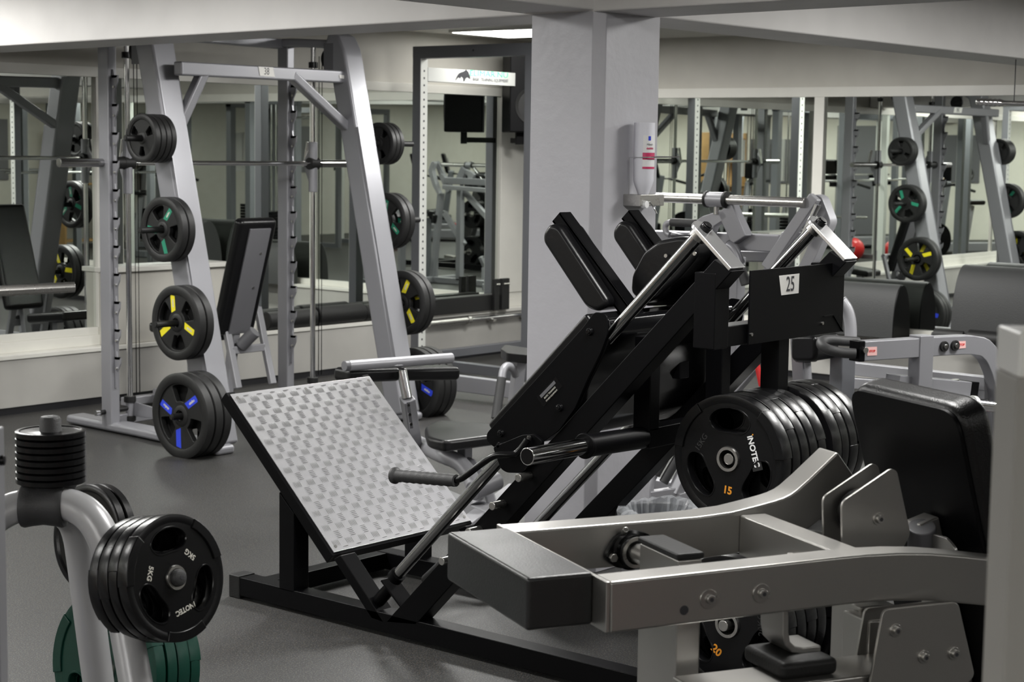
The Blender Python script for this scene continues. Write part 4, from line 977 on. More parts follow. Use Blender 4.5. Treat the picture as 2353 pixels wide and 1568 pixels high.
# tv, bracket, speaker in the corner
tv = thing('television', 'small black television tilted down from the wall corner', 'television', tuple(atD(1090, 255, 13.6)))
c = [atD(*p) for p in ((1032, 219, 13.5), (1138, 223, 13.9), (1147, 284, 13.8), (1044, 294, 13.4))]
nrm_ = (c[1] - c[0]).cross(c[3] - c[0]).normalized()
if nrm_.dot(FWD) < 0: nrm_ = -nrm_
G().prism(c, nrm_ * .05).build('casing', 'blackgloss', tv, .006)
cc = sum(c, V((0, 0, 0))) / 4; G().prism([cc + (p - cc) * .93 - nrm_ * .001 for p in c], nrm_ * .002).build('screen', 'screen', tv)
for a, b in (((1084, 296, 13.7), (1152, 288, 14.1)), ((1086, 306, 13.7), (1152, 299, 14.1))): G().beam(atD(*a), atD(*b), .02, .02).build('wall_arm', 'black', tv, .002)
G().beam(atD(1088, 290, 13.7), atD(1090, 312, 13.7), .02, .03, (1, 0, 0)).build('wall_arm', 'black', tv, .002)
spc = atD(1216, 225, 13.35); spb, spt = atD(1216, 305, 13.35).z, atD(1216, 127, 13.35).z
spk = thing('loudspeaker', 'large black loudspeaker hanging in the wall corner', 'speaker', (spc.x, spc.y, spb))
fd = V((-.62, -.78, 0)).normalized(); sd = V((fd.y, -fd.x, 0)); sd = -sd if sd.dot(RT) < 0 else sd
G().beam((spc.x, spc.y, spb), (spc.x, spc.y, spt), .36, .30, fd).build('cabinet', 'black', spk, .01)
fc_ = V((spc.x, spc.y, 0)) + fd * .151
G().lathe([(0, .14), (.006, .14), (.002, .12), (-.03, .05), (-.028, .001)], fc_ + UP * (spb + .2), fd, 32).build('woofer', 'rubbermat', spk)
G().lathe([(0, .05), (.005, .05), (.001, .04), (.0, .001)], fc_ + UP * (spt - .12), fd, 24).build('tweeter', 'rubbermat', spk)
q = V((spc.x, spc.y, spb)) - sd * .07; G().beam(q - UP * .09, q + UP * .02, .06, .05, fd).beam(q - UP * .06, q - UP * .06 - fd * .25, .04, .04).build('speaker_bracket', 'black', spk, .003)
# items lying on the ledge: black foam rolls, black box beam, end blocks, barbell
yl = 8.79
def ledge(px0, px1, py, r, name, lab, cat, m='rubbermat', grp=None):
    a, b = onY(px0, py[0], yl), onY(px1, py[1], yl); zc_ = .353 + r
    t = thing(name, lab, cat, ((a.x + b.x) / 2, yl, .353), grp)
    G().lathe([(0, r * .9), (.006, r), (b.x - a.x - .006, r), (b.x - a.x, r * .9)], (a.x, yl - .02, zc_), (1, 0, 0), 28).build('body', m, t)
    return t
ledge(604, 716, (752, 742), .062, 'foam_roller', 'black foam roll on the ledge, farthest left behind the bench', 'foam roller')
ledge(718, 826, (745, 738), .066, 'foam_roller', 'black foam roll on the ledge behind the thin guide rod', 'foam roller')
ledge(828, 990, (735, 725), .060, 'foam_roller', 'black foam roll on the ledge crossing behind the right silver leg', 'foam roller')
bxm = thing('box_beam', 'long black square box on the ledge right of the yellow tagged plates', 'step', (9.9, 8.75, .353))
xa, xb = onY(992, 715, 8.70).x, onY(1147, 700, 8.70).x
G().box((xa, 8.70, .353), (xb, 8.80, .353 + .12)).build('body', 'rubbermat', bxm, .006)
for i, (p0, p1) in enumerate(((1131, 1142), (1148, 1165))):
    a, b = onY(p0, 690, 8.69).x, onY(p1, 690, 8.69).x
    t = thing('end_block', ('narrow upright black block at the end of the ledge box', 'upright black block nearest the white corner board')[i], 'block', (a, 8.7, .353))
    G().box((a, 8.665, .353), (b, 8.695, .353 + .24)).build('plate', 'rubbermat', t, .003)
    G().cyl((a + .01, 8.66, .353 + .20), (b - .005, 8.66, .353 + .20), .007, 10).build('pin', 'steel', t)
bb = thing('barbell', 'chrome barbell lying along the ledge behind the pillar', 'barbell', (10.1, 8.69, .3))
a, b = onY(985, 744, 8.69), onY(1215, 721, 8.69); zz = (a.z + b.z) / 2
G().cyl((a.x, 8.69, zz), (a.x + .42, 8.69, zz), .025, 22).build('sleeve', 'steel', bb, .001)
G().cyl((a.x + .42, 8.69, zz), (10.8, 8.69, zz), .016, 20).build('shaft', 'chrome', bb)
G().cyl((a.x + .42, 8.69, zz), (a.x + .45, 8.69, zz), .034, 22).build('collar', 'steel', bb, .001)
for x in (a.x + .7, 10.6): G().box((x, 8.66, zz - .03), (x + .03, YW + .01, zz - .014)).build('wall_hook', 'steel', bb, .001)
# ================================================================== hand sanitiser on the pillar
ds = thing('sanitiser_dispenser', 'clear hand sanitiser bottle in a wire holder on the pillar', 'dispenser', tuple(onY(1470, 400, 3.92)))
def oc(px, py, d=.0): return onY(px, py, 3.92 - d)
K['bottle'] = mat('frosted_bottle', (.74, .74, .80), .35, spec=.4)
bz = [(282, 24.5), (345, 25), (415, 24), (428, 20), (440, 15), (448, 12)]
ctr = oc(1481, 350, .05); k_ = ctr.y
prof = []
top = onY(1481, 282, 3.865).z
pr = [(onY(1480, y_, 3.865).z, w_) for y_, w_ in bz]
mpp = 6.52 / F
cx_ = onY(1480, 350, 3.865).x
bt = G().lathe([(top - z, w_ * mpp) for z, w_ in pr], (cx_, 3.865, top), (0, 0, -1), 28)
bt.build('bottle', 'bottle', ds)
def lab_(a0, a1, y0, y1, m, nm, out=.0008):
    rr = 24.8 * mpp + out; g = G(); n = 12; vs = []
    for y_ in (y0, y1):
        z = onY(1480, y_, 3.865).z
        for i in range(n + 1):
            a = R(a0 + (a1 - a0) * i / n); vs.append((cx_ + rr * math.sin(a), 3.865 - rr * math.cos(a), z))
    g._add(vs, [(i + 1, i, i + n + 1, i + n + 2) for i in range(n)]); return g.build(nm, m, ds)
lab_(-60, 22, 311, 350, 'white', 'label'); lab_(-62, 22, 351, 367, 'magenta', 'label_band'); lab_(-62, 22, 367, 383, 'white', 'label'); lab_(-62, 22, 383, 388, 'magenta', 'label_band')
lab_(-33, -18, 313, 323, 'blue', 'label_mark', .0014)
def bpt(a, y_): rr = 24.8 * mpp + .0022; a = R(a); return V((cx_ + rr * math.sin(a), 3.865 - rr * math.cos(a), onY(1480, y_, 3.865).z)), V((math.cos(a), math.sin(a), 0))
q1, xd1 = bpt(-24, 332); q2, xd2 = bpt(-24, 341)
G().merge(text_mesh('Hånd-', .011, .0002), mx_face(q1, xd1, UP)).build('lettering', 'ink', ds, flat=True)
G().merge(text_mesh('desinfekt', .0115, .0002, bold=.0003), mx_face(q2, xd2, UP) @ Matrix.Scale(.7, 4, (1, 0, 0))).build('lettering', 'magenta', ds, flat=True)
G().box((oc(1432, 445).x, 3.84, oc(1432, 473).z), (oc(1487, 445).x, 3.9205, oc(1432, 446).z)).build('bracket', 'steel', ds, .003)
a = oc(1445, 447, .02); b = oc(1446, 362, .02); G().tube([a, b, V((b.x + .01, 3.81, b.z + .002)), V((oc(1506, 360).x, 3.81, b.z + .004)), V((oc(1506, 360).x, 3.915, b.z + .004))], .0022, 8).build('wire_loop', 'chrome', ds)
p = oc(1476, 470, .07); G().cyl(p, p + V((0, -.022, 0)), .014, 20).build('valve', 'white', ds, .002)
G().tube([p, V((p.x + .02, p.y - .02, p.z + .008)), V((p.x + .03, p.y - .03, p.z - .01)), V((p.x + .045, p.y - .035, p.z - .034))], .003, 8).build('lever', 'chrome', ds)
G().cyl((cx_, 3.865, pr[-1][0]), (cx_, 3.865, pr[-1][0] - .03), .012, 16).build('spout', 'chrome', ds)
# ================================================================== roller-pad seat machine between the hack squat and the silver machine
m1 = thing('seated_calf_machine', 'light grey seated machine with tube crossbar, black thigh pads and small seat', 'exercise machine', tuple(atD(1000, 1120, 8.0))[:2] + (0,))
ta, tb = atD(800, 841, 7.78), atD(1038, 823, 8.15); td = (tb - ta).normalized()
G().lathe([(0, .0215), (.003, .024), ((tb - ta).length - .003, .024), ((tb - ta).length, .0215)], ta, td, 26).build('cross_tube', 'silver2', m1)
G().cyl(ta - td * .022, ta, .0235, 26).build('tube_cap', 'board', m1, .003)
for p0, p1, lb_ in (((784, 862, 7.85), (903, 858, 8.05), 'l'), ((908, 858, 8.1), (1042, 856, 8.3), 'r')):
    a, b = atD(*p0), atD(*p1); d = (b - a).normalized()
    G().beam(a, b, .13, .062).build('thigh_pad', 'leathers', m1, .022, 4)
a, b = atD(923, 852, 7.95), atD(936, 915, 7.95); G().cyl(a, b, .0235, 22).build('chrome_post', 'chrome', m1)
b2 = atD(950, 1010, 7.95); base = onZ(968, 1120); G().beam(b, base, .058, .058, CD).build('post_sleeve', 'silver2', m1, .006)
G().beam(atD(938, 925, 7.90), atD(946, 985, 7.90), .012, .006, CD).build('adjust_slot', 'ink', m1)
for i in range(3): q = atD(938 + i * 3, 930 + i * 22, 7.885); G().cyl(q, q + V((-.01, -.012, 0)), .007, 10).build('pin', 'chrome', m1)
st = rounded([atD(982, 1000, 7.6), atD(975, 985, 7.9), atD(1010, 966, 8.1), atD(1140, 990, 8.0), atD(1145, 1010, 7.7), atD(1020, 1020, 7.5)], .05, 5)
zc_ = sum(p.z for p in st) / len(st); st = [V((p.x, p.y, zc_ + .012)) for p in st]
G().prism(st, (0, 0, -.05)).build('seat', 'leather', m1, .018, 4)
sc_ = atD(1068, 1030, 7.8); G().beam(V((sc_.x, sc_.y, zc_ - .04)), V((sc_.x, sc_.y, .16)), .05, .05, (1, 0, 0)).build('seat_post', 'silver2', m1, .005)
G().tube([onZ(955, 1095) + V((0, 0, .17)), atD(1010, 1045, 7.75), atD(1058, 1062, 7.7), atD(1085, 1100, 7.65), atD(1098, 1160, 7.6)], .036, 16, 2).build('frame_tube', 'silver2', m1)
G().rail([atD(1040, 1050, 7.85), atD(1075, 1062, 7.8), atD(1105, 1100, 7.75), atD(1125, 1160, 7.7)], .10, .05, CD).build('frame_tube', 'silver2', m1, .01, 3)
a, b = atD(1085, 1130, 7.5), atD(1143, 1104, 7.6); G().cyl(a, b, .042, 26).build('foot_roller', 'board', m1, .006)
f0, f1_ = onZ(950, 1130), onZ(1180, 1230)
G().beam(V((f0.x, f0.y, .035)), V((f1_.x, f1_.y, .035)), .06, .06).build('base_tube', 'silver2', m1, .006)
f0, f1_ = onZ(1060, 1235), onZ(1185, 1140); G().beam(V((f0.x, f0.y, .03)), V((f1_.x, f1_.y, .03)), .07, .055).build('base_tube', 'silver2', m1, .006)
# low bench beside the pillar
m2 = thing('low_bench', 'grey framed low bench with dark pad and drooping black grip left of the pillar', 'bench', tuple(onZ(1190, 930))[:2] + (0,))
D2 = 9.2
pd_ = [atD(1150, 806, D2 + .1), atD(1160, 797, D2 + .3), atD(1235, 812, D2 + .1), atD(1232, 826, D2 - .2), atD(1165, 818, D2 - .1)]
zc_ = sum(p.z for p in pd_) / 5; pd_ = [V((p.x, p.y, zc_ + .015)) for p in rounded(pd_, .03, 3)]
G().prism(pd_, (0, 0, -.045)).build('pad', 'leathers', m2, .012, 4)
G().beam(atD(1194, 826, D2), atD(1183, 925, D2), .055, .065, CD).build('post', 'silver2', m2, .005)
G().tube([atD(1185, 862, D2 - .05), atD(1178, 845, D2 - .1), atD(1165, 840, D2 - .12), atD(1156, 850, D2 - .14), atD(1153, 872, D2 - .15)], .021, 14, 2).build('grip_arm', 'silver2', m2)
G().cyl(atD(1153, 868, D2 - .15), atD(1139, 963, D2 - .2), .024, 18).build('grip', 'grip', m2, .003)
a, b = onZ(1045, 915), onZ(1300, 950)
G().beam(V((a.x, a.y, .10)), V((b.x, b.y, .10)), .06, .10).build('base_beam', 'silver2', m2, .005)
a = onZ(1185, 940); G().beam(V((a.x, a.y, .03)), atD(1183, 925, D2), .055, .06, CD).build('post', 'silver2', m2, .004)
# ================================================================== rowing machine behind the hack squat
m3 = thing('row_machine', 'silver row machine with long chrome crossbar behind the hack squat', 'exercise machine', (6.6, 3.3, 0))
XR_ = 6.55
def oX(px, py, d=0): return onX(px, py, XR_ + d)
ya, yb_ = oX(1500, 453).y, oX(1851, 467).y; zr = oX(1680, 460).z
G().cyl((XR_, ya + .12, zr), (XR_, yb_, zr), .0215, 24).build('crossbar', 'steel', m3, .001)
yc0, yc1 = oX(1625, 458).y, oX(1668, 458).y
G().cyl((XR_, yc0, zr), (XR_, yc1, zr), .033, 26).build('clamp_sleeve', 'silver2', m3, .002)
for y in (yc0, yc1): G().cyl((XR_, y + .006, zr), (XR_, y - .006, zr), .037, 26).build('clamp_ring', 'rubbermat', m3, .002)
zz = zr - .045; G().cyl((XR_, (yc0 + yc1) / 2, zr - .03), (XR_, (yc0 + yc1) / 2, zz - .02), .012, 14).build('clamp_bolt', 'chrome', m3)
G().prism([oX(1592, 512), oX(1612, 498), oX(1660, 482), oX(1672, 500), oX(1640, 520), oX(1632, 545), oX(1612, 545)], (.05, 0, 0)).build('pivot_bracket', 'silver2', m3, .004)
G().beam(oX(1672, 478, .03), oX(1706, 552, .03), .06, .085, (0, 1, 0)).build('lever_arm', 'silver', m3, .006)
G().beam(oX(1500, 548, .08), oX(1800, 560, .08), .07, .075).build('main_tube', 'silver', m3, .006)
G().beam(oX(1500, 585, .25), oX(1790, 590, .25), .05, .05).build('lower_tube', 'silver2', m3, .006)
G().tube([oX(1540, 540), oX(1531, 536), oX(1528, 520), oX(1534, 512), oX(1545, 511), oX(1600, 514)], .014, 12, 2).build('handle_loop', 'silver2', m3)
G().cyl(oX(1542, 511), oX(1600, 514), .0185, 18).build('handle_grip', 'grip', m3, .003)
G().tube([oX(1545, 540), oX(1600, 541)], .014, 12).build('handle_loop', 'silver2', m3)
G().beam(oX(1762, 616, .02), oX(1874, 452, .02), .035, .05, (0, 1, 0)).build('swing_arm', 'silver2', m3, .005)
G().prism([oX(1752, 620, .03), oX(1795, 535, .03), oX(1824, 520, .03), oX(1835, 535, .03), oX(1775, 640, .03)], (.05, 0, 0)).build('arm_plate', 'silver2', m3, .004)
G().prism(rounded([oX(1862, 455, .05), oX(1872, 446, .05), oX(1888, 452, .05), oX(1910, 510, .05), oX(1870, 600, .05), oX(1835, 650, .05), oX(1815, 650, .05), oX(1850, 580, .05), oX(1880, 505, .05)], .02, 3), (.06, 0, 0)).build('arm_plate', 'silver2', m3, .005)
G().cyl(oX(1880, 470, -.0), oX(1838, 560, -.0), .015, 16).build('chrome_rod', 'chrome', m3)
G().tube([oX(1672, 562), oX(1686, 570), oX(1696, 590), oX(1702, 612)], .022, 14, 2).build('elbow', 'silver', m3)
G().cyl(oX(1700, 606), oX(1714, 655), .0215, 18).build('handle_grip', 'grip', m3, .003)
for pts in (((1655, 930), (1800, 760)), ((1500, 760), (1700, 590))): G().beam(oX(*pts[0], .06), oX(*pts[1], .06), .05, .06, (0, 1, 0)).build('brace_tube', 'silver2', m3, .006)
G().beam(oX(1690, 590, .1), V((XR_ + .1, oX(1690, 590, .1).y, .05)), .07, .07, (0, 1, 0)).build('main_post', 'silver', m3, .006)
yb0, yb1 = oX(1480, 700).y + .3, oX(1850, 700).y
G().beam((XR_ + .1, yb0, .04), (XR_ + .1, yb1, .04), .07, .07).build('base_tube', 'silver', m3, .006)
G().beam((XR_ - .3, yb1, .04), (XR_ + .5, yb1, .04), .07, .07).build('base_tube', 'silver', m3, .006)
G().beam((XR_ - .3, yb0, .04), (XR_ + .5, yb0, .04), .07, .07).build('base_tube', 'silver', m3, .006)
G().beam(V((XR_ + .1, yb1, .04)), oX(1830, 640, .06), .07, .06, (0, 1, 0)).build('main_post', 'silver', m3, .006)
G().prism(rounded([oX(1815, 770, -.2), oX(1875, 770, -.2), oX(1875, 832, -.2), oX(1815, 832, -.2)], .03, 4), (.2, 0, 0)).build('chest_pad', 'leathers', m3, .02, 4)
G().cyl(oX(1738, 830, -.1), oX(1750, 888, -.1), .012, 14).build('red_pin', 'red', m3, .002)
# stand handles seen low between the pillar and the plates
hn = thing('handle_stand', 'pair of grey floor handles with dark grips right of the pillar foot', 'exercise machine', tuple(onZ(1560, 1140))[:2] + (0,))
D3 = 7.4
for a, b in (((1540, 1032), (1506, 1092)), ((1560, 1048), (1524, 1110))):
    G().cyl(atD(*a, D3), atD(*b, D3), .020, 18).build('grip', 'grip', hn, .003)
G().tube([atD(1507, 1088, D3), atD(1498, 1105, D3), atD(1494, 1130, D3), atD(1496, 1148, D3)], .014, 12, 2).build('handle_tube', 'silver2', hn)
G().beam(atD(1496, 1142, D3), atD(1560, 1132, D3), .05, .05).build('cross_tube', 'silver2', hn, .004)
G().beam(atD(1585, 1060, D3), atD(1550, 1135, D3), .05, .05, (0, 1, 0)).build('upright', 'silver2', hn, .004)
G().beam(atD(1560, 1132, D3), V((atD(1560, 1132, D3).x, atD(1560, 1132, D3).y, .02)), .05, .05, (1, 0, 0)).build('upright', 'silver2', hn, .004)
# ================================================================== waste bin with clear liner
bn_ = thing('waste_bin', 'small round bin with a crumpled clear plastic liner beside the pillar', 'bin', tuple(onZ(1515, 1400))[:2] + (0,))
D4 = 5.95; bc_ = atD(1515, 1172, D4); rb = .137
G().lathe([(0, .11), (bc_.z - .005, rb), (bc_.z - .005, rb - .004), (.01, .106)], (bc_.x, bc_.y, .0), (0, 0, 1), 40, cap=False).cyl((bc_.x, bc_.y, .0), (bc_.x, bc_.y, .006), .11, 40).build('bucket', 'board', bn_)
K['liner'] = mat('clear_liner', (.85, .88, .92), .12, alpha=.42, spec=.9, bump=.6, bscale=30)
g = G(); n = 64; vs = []
rings = [(-.10, rb + .008), (-.03, rb + .010), (.0, rb + .012), (.016, rb + .004), (.012, rb - .012), (-.04, rb - .03), (-.15, rb - .04)]
for k, (dz, rr) in enumerate(rings):
    for i in range(n):
        a = 2 * math.pi * i / n; j = (random.random() - .5) * .010 + .006 * math.sin(a * 7 + k)
        vs.append((bc_.x + (rr + j) * math.cos(a), bc_.y + (rr + j) * math.sin(a), bc_.z + dz + (random.random() - .5) * .010 + .006 * math.sin(3 * a + 1)))
g._add(vs, [(k * n + i, k * n + (i + 1) % n, (k + 1) * n + (i + 1) % n, (k + 1) * n + i) for k in range(len(rings) - 1) for i in range(n)])
g.build('liner', 'liner', bn_, flat=True)
# ================================================================== grey arched machine with red labels, right
m4 = thing('lever_row_machine', 'grey machine with arched beam and small red labels behind the black backrest', 'exercise machine', tuple(onZ(2312, 1207))[:2] + (0,))
p0_ = onZ(2312, 1207); a4 = R(-21); d4 = V((math.cos(a4), math.sin(a4), 0)); n4 = V((-d4.y, d4.x, 0))
def oA(px, py, off=0): return hit(px, py, p0_ + n4 * off, n4)
arch = [oA(1976, 806), oA(2090, 799), (oA(2190, 792)), oA(2238, 792), oA(2262, 803), oA(2280, 835), oA(2293, 880), oA(2303, 935)]
sm4 = [arch[0]]
for a, b in zip(arch[:-1], arch[1:]): sm4 += [a.lerp(b, .3), a.lerp(b, .7)]
G().rail(sm4 + [arch[-1]], .06, .080, n4).build('arched_beam', 'silver', m4, .004)
G().rail([oA(2303, 935), oA(2307, 1000), oA(2314, 1090), oA(2316, 1200)], .06, .075, n4).build('leg', 'silver', m4, .006)
G().rail([oA(2245, 925, .1), oA(2275, 960, .1), oA(2290, 1020, .1), oA(2302, 1100, .1), oA(2308, 1190, .1)], .05, .07, n4).build('leg', 'silver', m4, .006)
e = oA(1976, 806); G().beam(e - d4 * .03, e, .064, .084, UP).build('end_cap', 'black', m4, .003)
def disc(px, r, h, m, nm, off=-.031, seg=18): c = oA(*px, off); return G().cyl(c, c - n4 * h, r, seg).build(nm, m, m4, .001)
disc((1986, 805), .013, .012, 'steel', 'bolt'); disc((2168, 796), .022, .010, 'rubbermat', 'bolt_cap'); disc((2193, 794), .022, .010, 'rubbermat', 'bolt_cap')
disc((2168, 796), .009, .016, 'chrome', 'bolt'); disc((2193, 794), .009, .016, 'chrome', 'bolt')
for q in (((1993, 798), (2015, 797), (2015, 817), (1993, 818)), ((2200, 785), (2219, 784), (2219, 800), (2201, 802)), ((2286, 1008), (2294, 1002), (2298, 1036), (2290, 1040))):
    pq = [oA(a, b, -.0315) for a, b in q]; l_ = G().prism(pq, n4 * -.0005).build('warning_label', 'pink', m4)
    if q[0][0] < 2250:
        cq_ = sum(pq, V((0, 0, 0))) / 4 - n4 * .001
        G().merge(text_mesh('STOP', .013, .0002, bold=.0005), mx_face(cq_, d4, UP)).build('lettering', 'red', l_, flat=True)
G().beam(oA(2118, 770, .0) , V((oA(2118, 770).x, oA(2118, 770).y, .05)), .075, .07, n4).build('centre_post', 'silver', m4, .004)
for ya_, yb2, dd_ in ((838, 878, 8.3), (872, 906, 8.25)):
    a = atD(1955, ya_ + 8, dd_); b = oA(2272, yb2 + 4 if ya_ < 850 else 905, .03)
    G().beam(a, b, .055, .06 if ya_ < 850 else .05).build('side_rail', 'silver2', m4, .004)
a, b = oA(2050, 878, .05), oA(2215, 893, .05); G().beam(a, b, .09, .065).build('seat_rail', 'silver', m4, .004)
G().beam(b, b + (b - a).normalized() * .04, .094, .070).build('end_cap', 'black', m4, .003)
G().cyl(oA(2118, 872, .03), oA(2118, 868, .03), .02, 14).build('bolt', 'steel', m4); G().cyl(oA(2195, 878, .03), oA(2195, 872, .03), .016, 14).build('bolt', 'steel', m4)
c = oA(2240, 930, -.10); c2 = oA(2336, 942, -.10); G().cyl(c, c2, .0235, 24).build('weight_horn', 'chrome', m4, .001)
G().cyl(c - (c2 - c).normalized() * .02, c, .036, 24).build('horn_collar', 'rackwhite', m4, .002)
c = oA(2225, 985, -.02); G().cyl(c, c + d4 * .05, .03, 20).build('lower_peg', 'chrome', m4, .001)
G().prism(rounded([oA(2305, 985, -.04), oA(2325, 990, -.04), oA(2332, 1015, -.04), oA(2318, 1038, -.04), oA(2302, 1035, -.04)], .01, 3), n4 * .02).build('pivot_plate', 'rubbermat', m4, .002)
c = oA(2323, 1000, -.05); G().cyl(c, c - n4 * .03, .02, 18).build('pivot_pin', 'steel', m4, .001)
c = oA(2285, 1130, -.03); G().cyl(c - d4 * .05, c + d4 * .02, .032, 20).build('foot_roller', 'steel', m4, .004)
for px in ((2265, 1108), (2268, 1148)): disc(px, .012, .01, 'steel', 'bolt', .05)
G().beam(oA(2316, 1195), oA(2316, 1195) + n4 * .8 - UP * .0, .06, .03).build('base_rail', 'silver', m4, .004)
# left side of that machine: arch, double grip, dark post
b0_ = atD(1938, 700, 8.0)
G().tube([atD(1932, 690, 8.0), atD(1948, 712, 8.0), atD(1955, 745, 8.0), atD(1955, 790, 8.0)], .028, 14, 2).build('rear_arch', 'silver2', m4)
G().tube([atD(1972, 786, 7.3), atD(1940, 784, 7.25), atD(1895, 780, 7.2), atD(1884, 790, 7.15), atD(1898, 803, 7.1), atD(1930, 811, 7.1), atD(1966, 813, 7.1)], .021, 14, 2).build('double_grip', 'grip', m4)
q = atD(1937, 815, 7.4); G().beam(q, V((q.x, q.y, .05)), .075, .08, n4).build('front_post', 'rackgrey', m4, .006)
q = atD(1852, 775, 7.6); q2 = atD(1852, 832, 7.6); G().cyl(q, q2, .052, 24).build('roller_pad', 'leathers', m4, .014, 3)
G().cyl(q2, V((q2.x, q2.y, .05)), .022, 16).build('pad_post', 'silver2', m4)
a, b = onZ(1900, 1190), onZ(2320, 1225); G().beam(V((a.x, a.y, .03)), V((b.x, b.y, .03)), .06, .05).build('base_rail', 'silver', m4, .004)
# ================================================================== big curved pads, rollers and paper on the right ledge
xe = 10.76
def arc_pad(y0, y1, r, xc, name, lab, end=True):
    t = thing(name, lab, 'mat', (xc, (y0 + y1) / 2, .353))
    n = 20; pts = [V((xc - r * math.cos(math.pi * i / n) * .62, y0, .353 + r * 1.9 * math.sin(math.pi * i / n) ** .8)) for i in range(n + 1)]
    G().prism(pts, (0, y1 - y0, 0)).build('cover', 'foam', t, .006)
    G().prism([V((p.x, y0 - .006, .353 + (p.z - .353) * .985)) for p in pts], (0, .006, 0)).build('end_panel', 'black', t)
    return t
ya_ = onX(2072, 700, xe).y; yb_ = onX(1880, 700, xe).y
arc_pad(ya_, yb_, .19, xe, 'curved_pad', 'dark grey curved pad with black end on the ledge behind the number 25 panel')
ya_ = onX(2420, 700, xe).y; yb_ = onX(2212, 700, xe).y
arc_pad(ya_, yb_, .275, xe, 'curved_pad', 'taller dark grey curved pad on the ledge at the right edge')
for i, (pa, pb, r_, dx) in enumerate((((2150, 742), (2222, 748), .055, -.14), ((2228, 742), (2312, 748), .058, -.16))):
    a, b = onX(*pa, xe + dx), onX(*pb, xe + dx)
    t = thing('foam_roller', ('black foam roller on the ledge in front of the blue tagged reflection', 'black foam roller on the ledge in front of the taller curved pad')[i], 'foam roller', (xe + dx, a.y, .353))
    zc_ = .353 + r_
    G().lathe([(0, r_ * .8), (.008, r_), ((a - b).length - .008, r_), ((a - b).length, r_ * .8)], (xe + dx, a.y, zc_), (0, -1, 0), 26).build('roll', 'rubbermat', t)
    G().cyl((xe + dx, a.y, zc_), (xe + dx, a.y + .02, zc_), r_ * .4, 16).build('core', 'ink', t)
a = onZ(1965, 762, .353); t = thing('paper_sheet', 'white sheet of paper lying on the ledge', 'paper', (a.x, a.y, .353))
G()._add([V((10.835, onX(2060, 760, 10.84).y, .3535)), V((10.93, onX(2060, 760, 10.84).y, .3535)), V((10.93, onX(1975, 755, 10.84).y, .3535)), V((10.835, onX(1975, 755, 10.84).y, .3535))], [(0, 1, 2, 3)]).build('sheet', 'white', t, flat=True)
t = thing('black_handle', 'short black handle bar under the ledge at the right edge', 'handle', (10.8, 4.7, .3))
a, b = onX(2300, 816, 10.79), onX(2400, 824, 10.79); G().cyl(a, b, .021, 16).cyl(a, a + V((.06, 0, 0)), .01, 10).build('bar', 'rubbermat', t, .004)
# chrome pull-down bar hanging top right
lt = thing('pulldown_bar', 'chrome ribbed pull-down bar at the top right edge', 'handle', tuple(atD(2300, 236, 9.5)))
a, b = atD(2242, 234, 9.5), atD(2420, 240, 9.3); d = (b - a)
G().lathe([(0, .010), (.01, .020)] + [(.02 + i * .012, .021 if i % 2 else .0165) for i in range(11)] + [(.155, .012), (d.length, .012)], a, d, 18).build('bar', 'chrome', lt)
G().beam(atD(2330, 236, 9.4), V((atD(2330, 236, 9.4).x, atD(2330, 236, 9.4).y, ZC)), .004, .004, (1, 0, 0)).build('cable', 'ink', lt)
# chrome bar end at the left edge
lb2 = thing('barbell', 'thick chrome bar end reaching in from the left edge', 'barbell', tuple(atD(80, 665, 8.6)))
a, b = atD(171, 660, 8.6), atD(-260, 682, 8.2)
G().cyl(a, b, .0255, 26).build('sleeve', 'steel', lb2, .002); G().cyl(a - (b - a).normalized() * .001, a + (b - a).normalized() * .002, .0215, 20).build('end_plug', 'board', lb2)
G().cyl(b, b + (b - a).normalized() * .9, .014, 16).build('shaft', 'steel', lb2)
# ================================================================== equipment around and behind the camera, met only in the mirrors
def blk(root, name, m, a, b, w_, h_, up=None, bev=.004): return G().beam(a, b, w_, h_, up).build(name, m, root, bev)
def treadmill(x, y, ang, lab):
    t = thing('treadmill', lab, 'treadmill', (0, 0, 0), 'cardio machines seen in the mirrors')
    G().box((-.4, -.95, .05), (.4, .85, .2)).build('deck', 'silver', t, .02); G().box((-.26, -.9, .2), (.26, .6, .205)).build('belt', 'rubbermat', t)
    G().box((-.36, .5, .2), (.36, .88, .34)).build('motor_cover', 'black', t, .03)
    for s_ in (-1, 1):
        G().beam((s_ * .36, .62, .2), (s_ * .36, .5, 1.15), .06, .09, (0, 1, 0)).build('upright', 'rackgrey', t, .01)
        G().tube([(s_ * .36, .5, 1.1), (s_ * .36, .3, 1.08), (s_ * .36, .0, 1.0)], .022, 10).build('handrail', 'rubbermat', t)
    G().prism([V((-.4, .52, 1.1)), V((.4, .52, 1.1)), V((.36, .62, 1.46)), V((-.36, .62, 1.46))], (0, .07, 0)).build('console', 'black', t, .03)
    G().prism([V((-.14, .535, 1.22)), V((.14, .535, 1.22)), V((.13, .575, 1.38)), V((-.13, .575, 1.38))], (0, -.006, .0)).build('screen', 'board', t)
    t.matrix_world = Matrix.Translation((x, y, 0)) @ Matrix.Rotation(R(ang), 4, 'Z'); return t
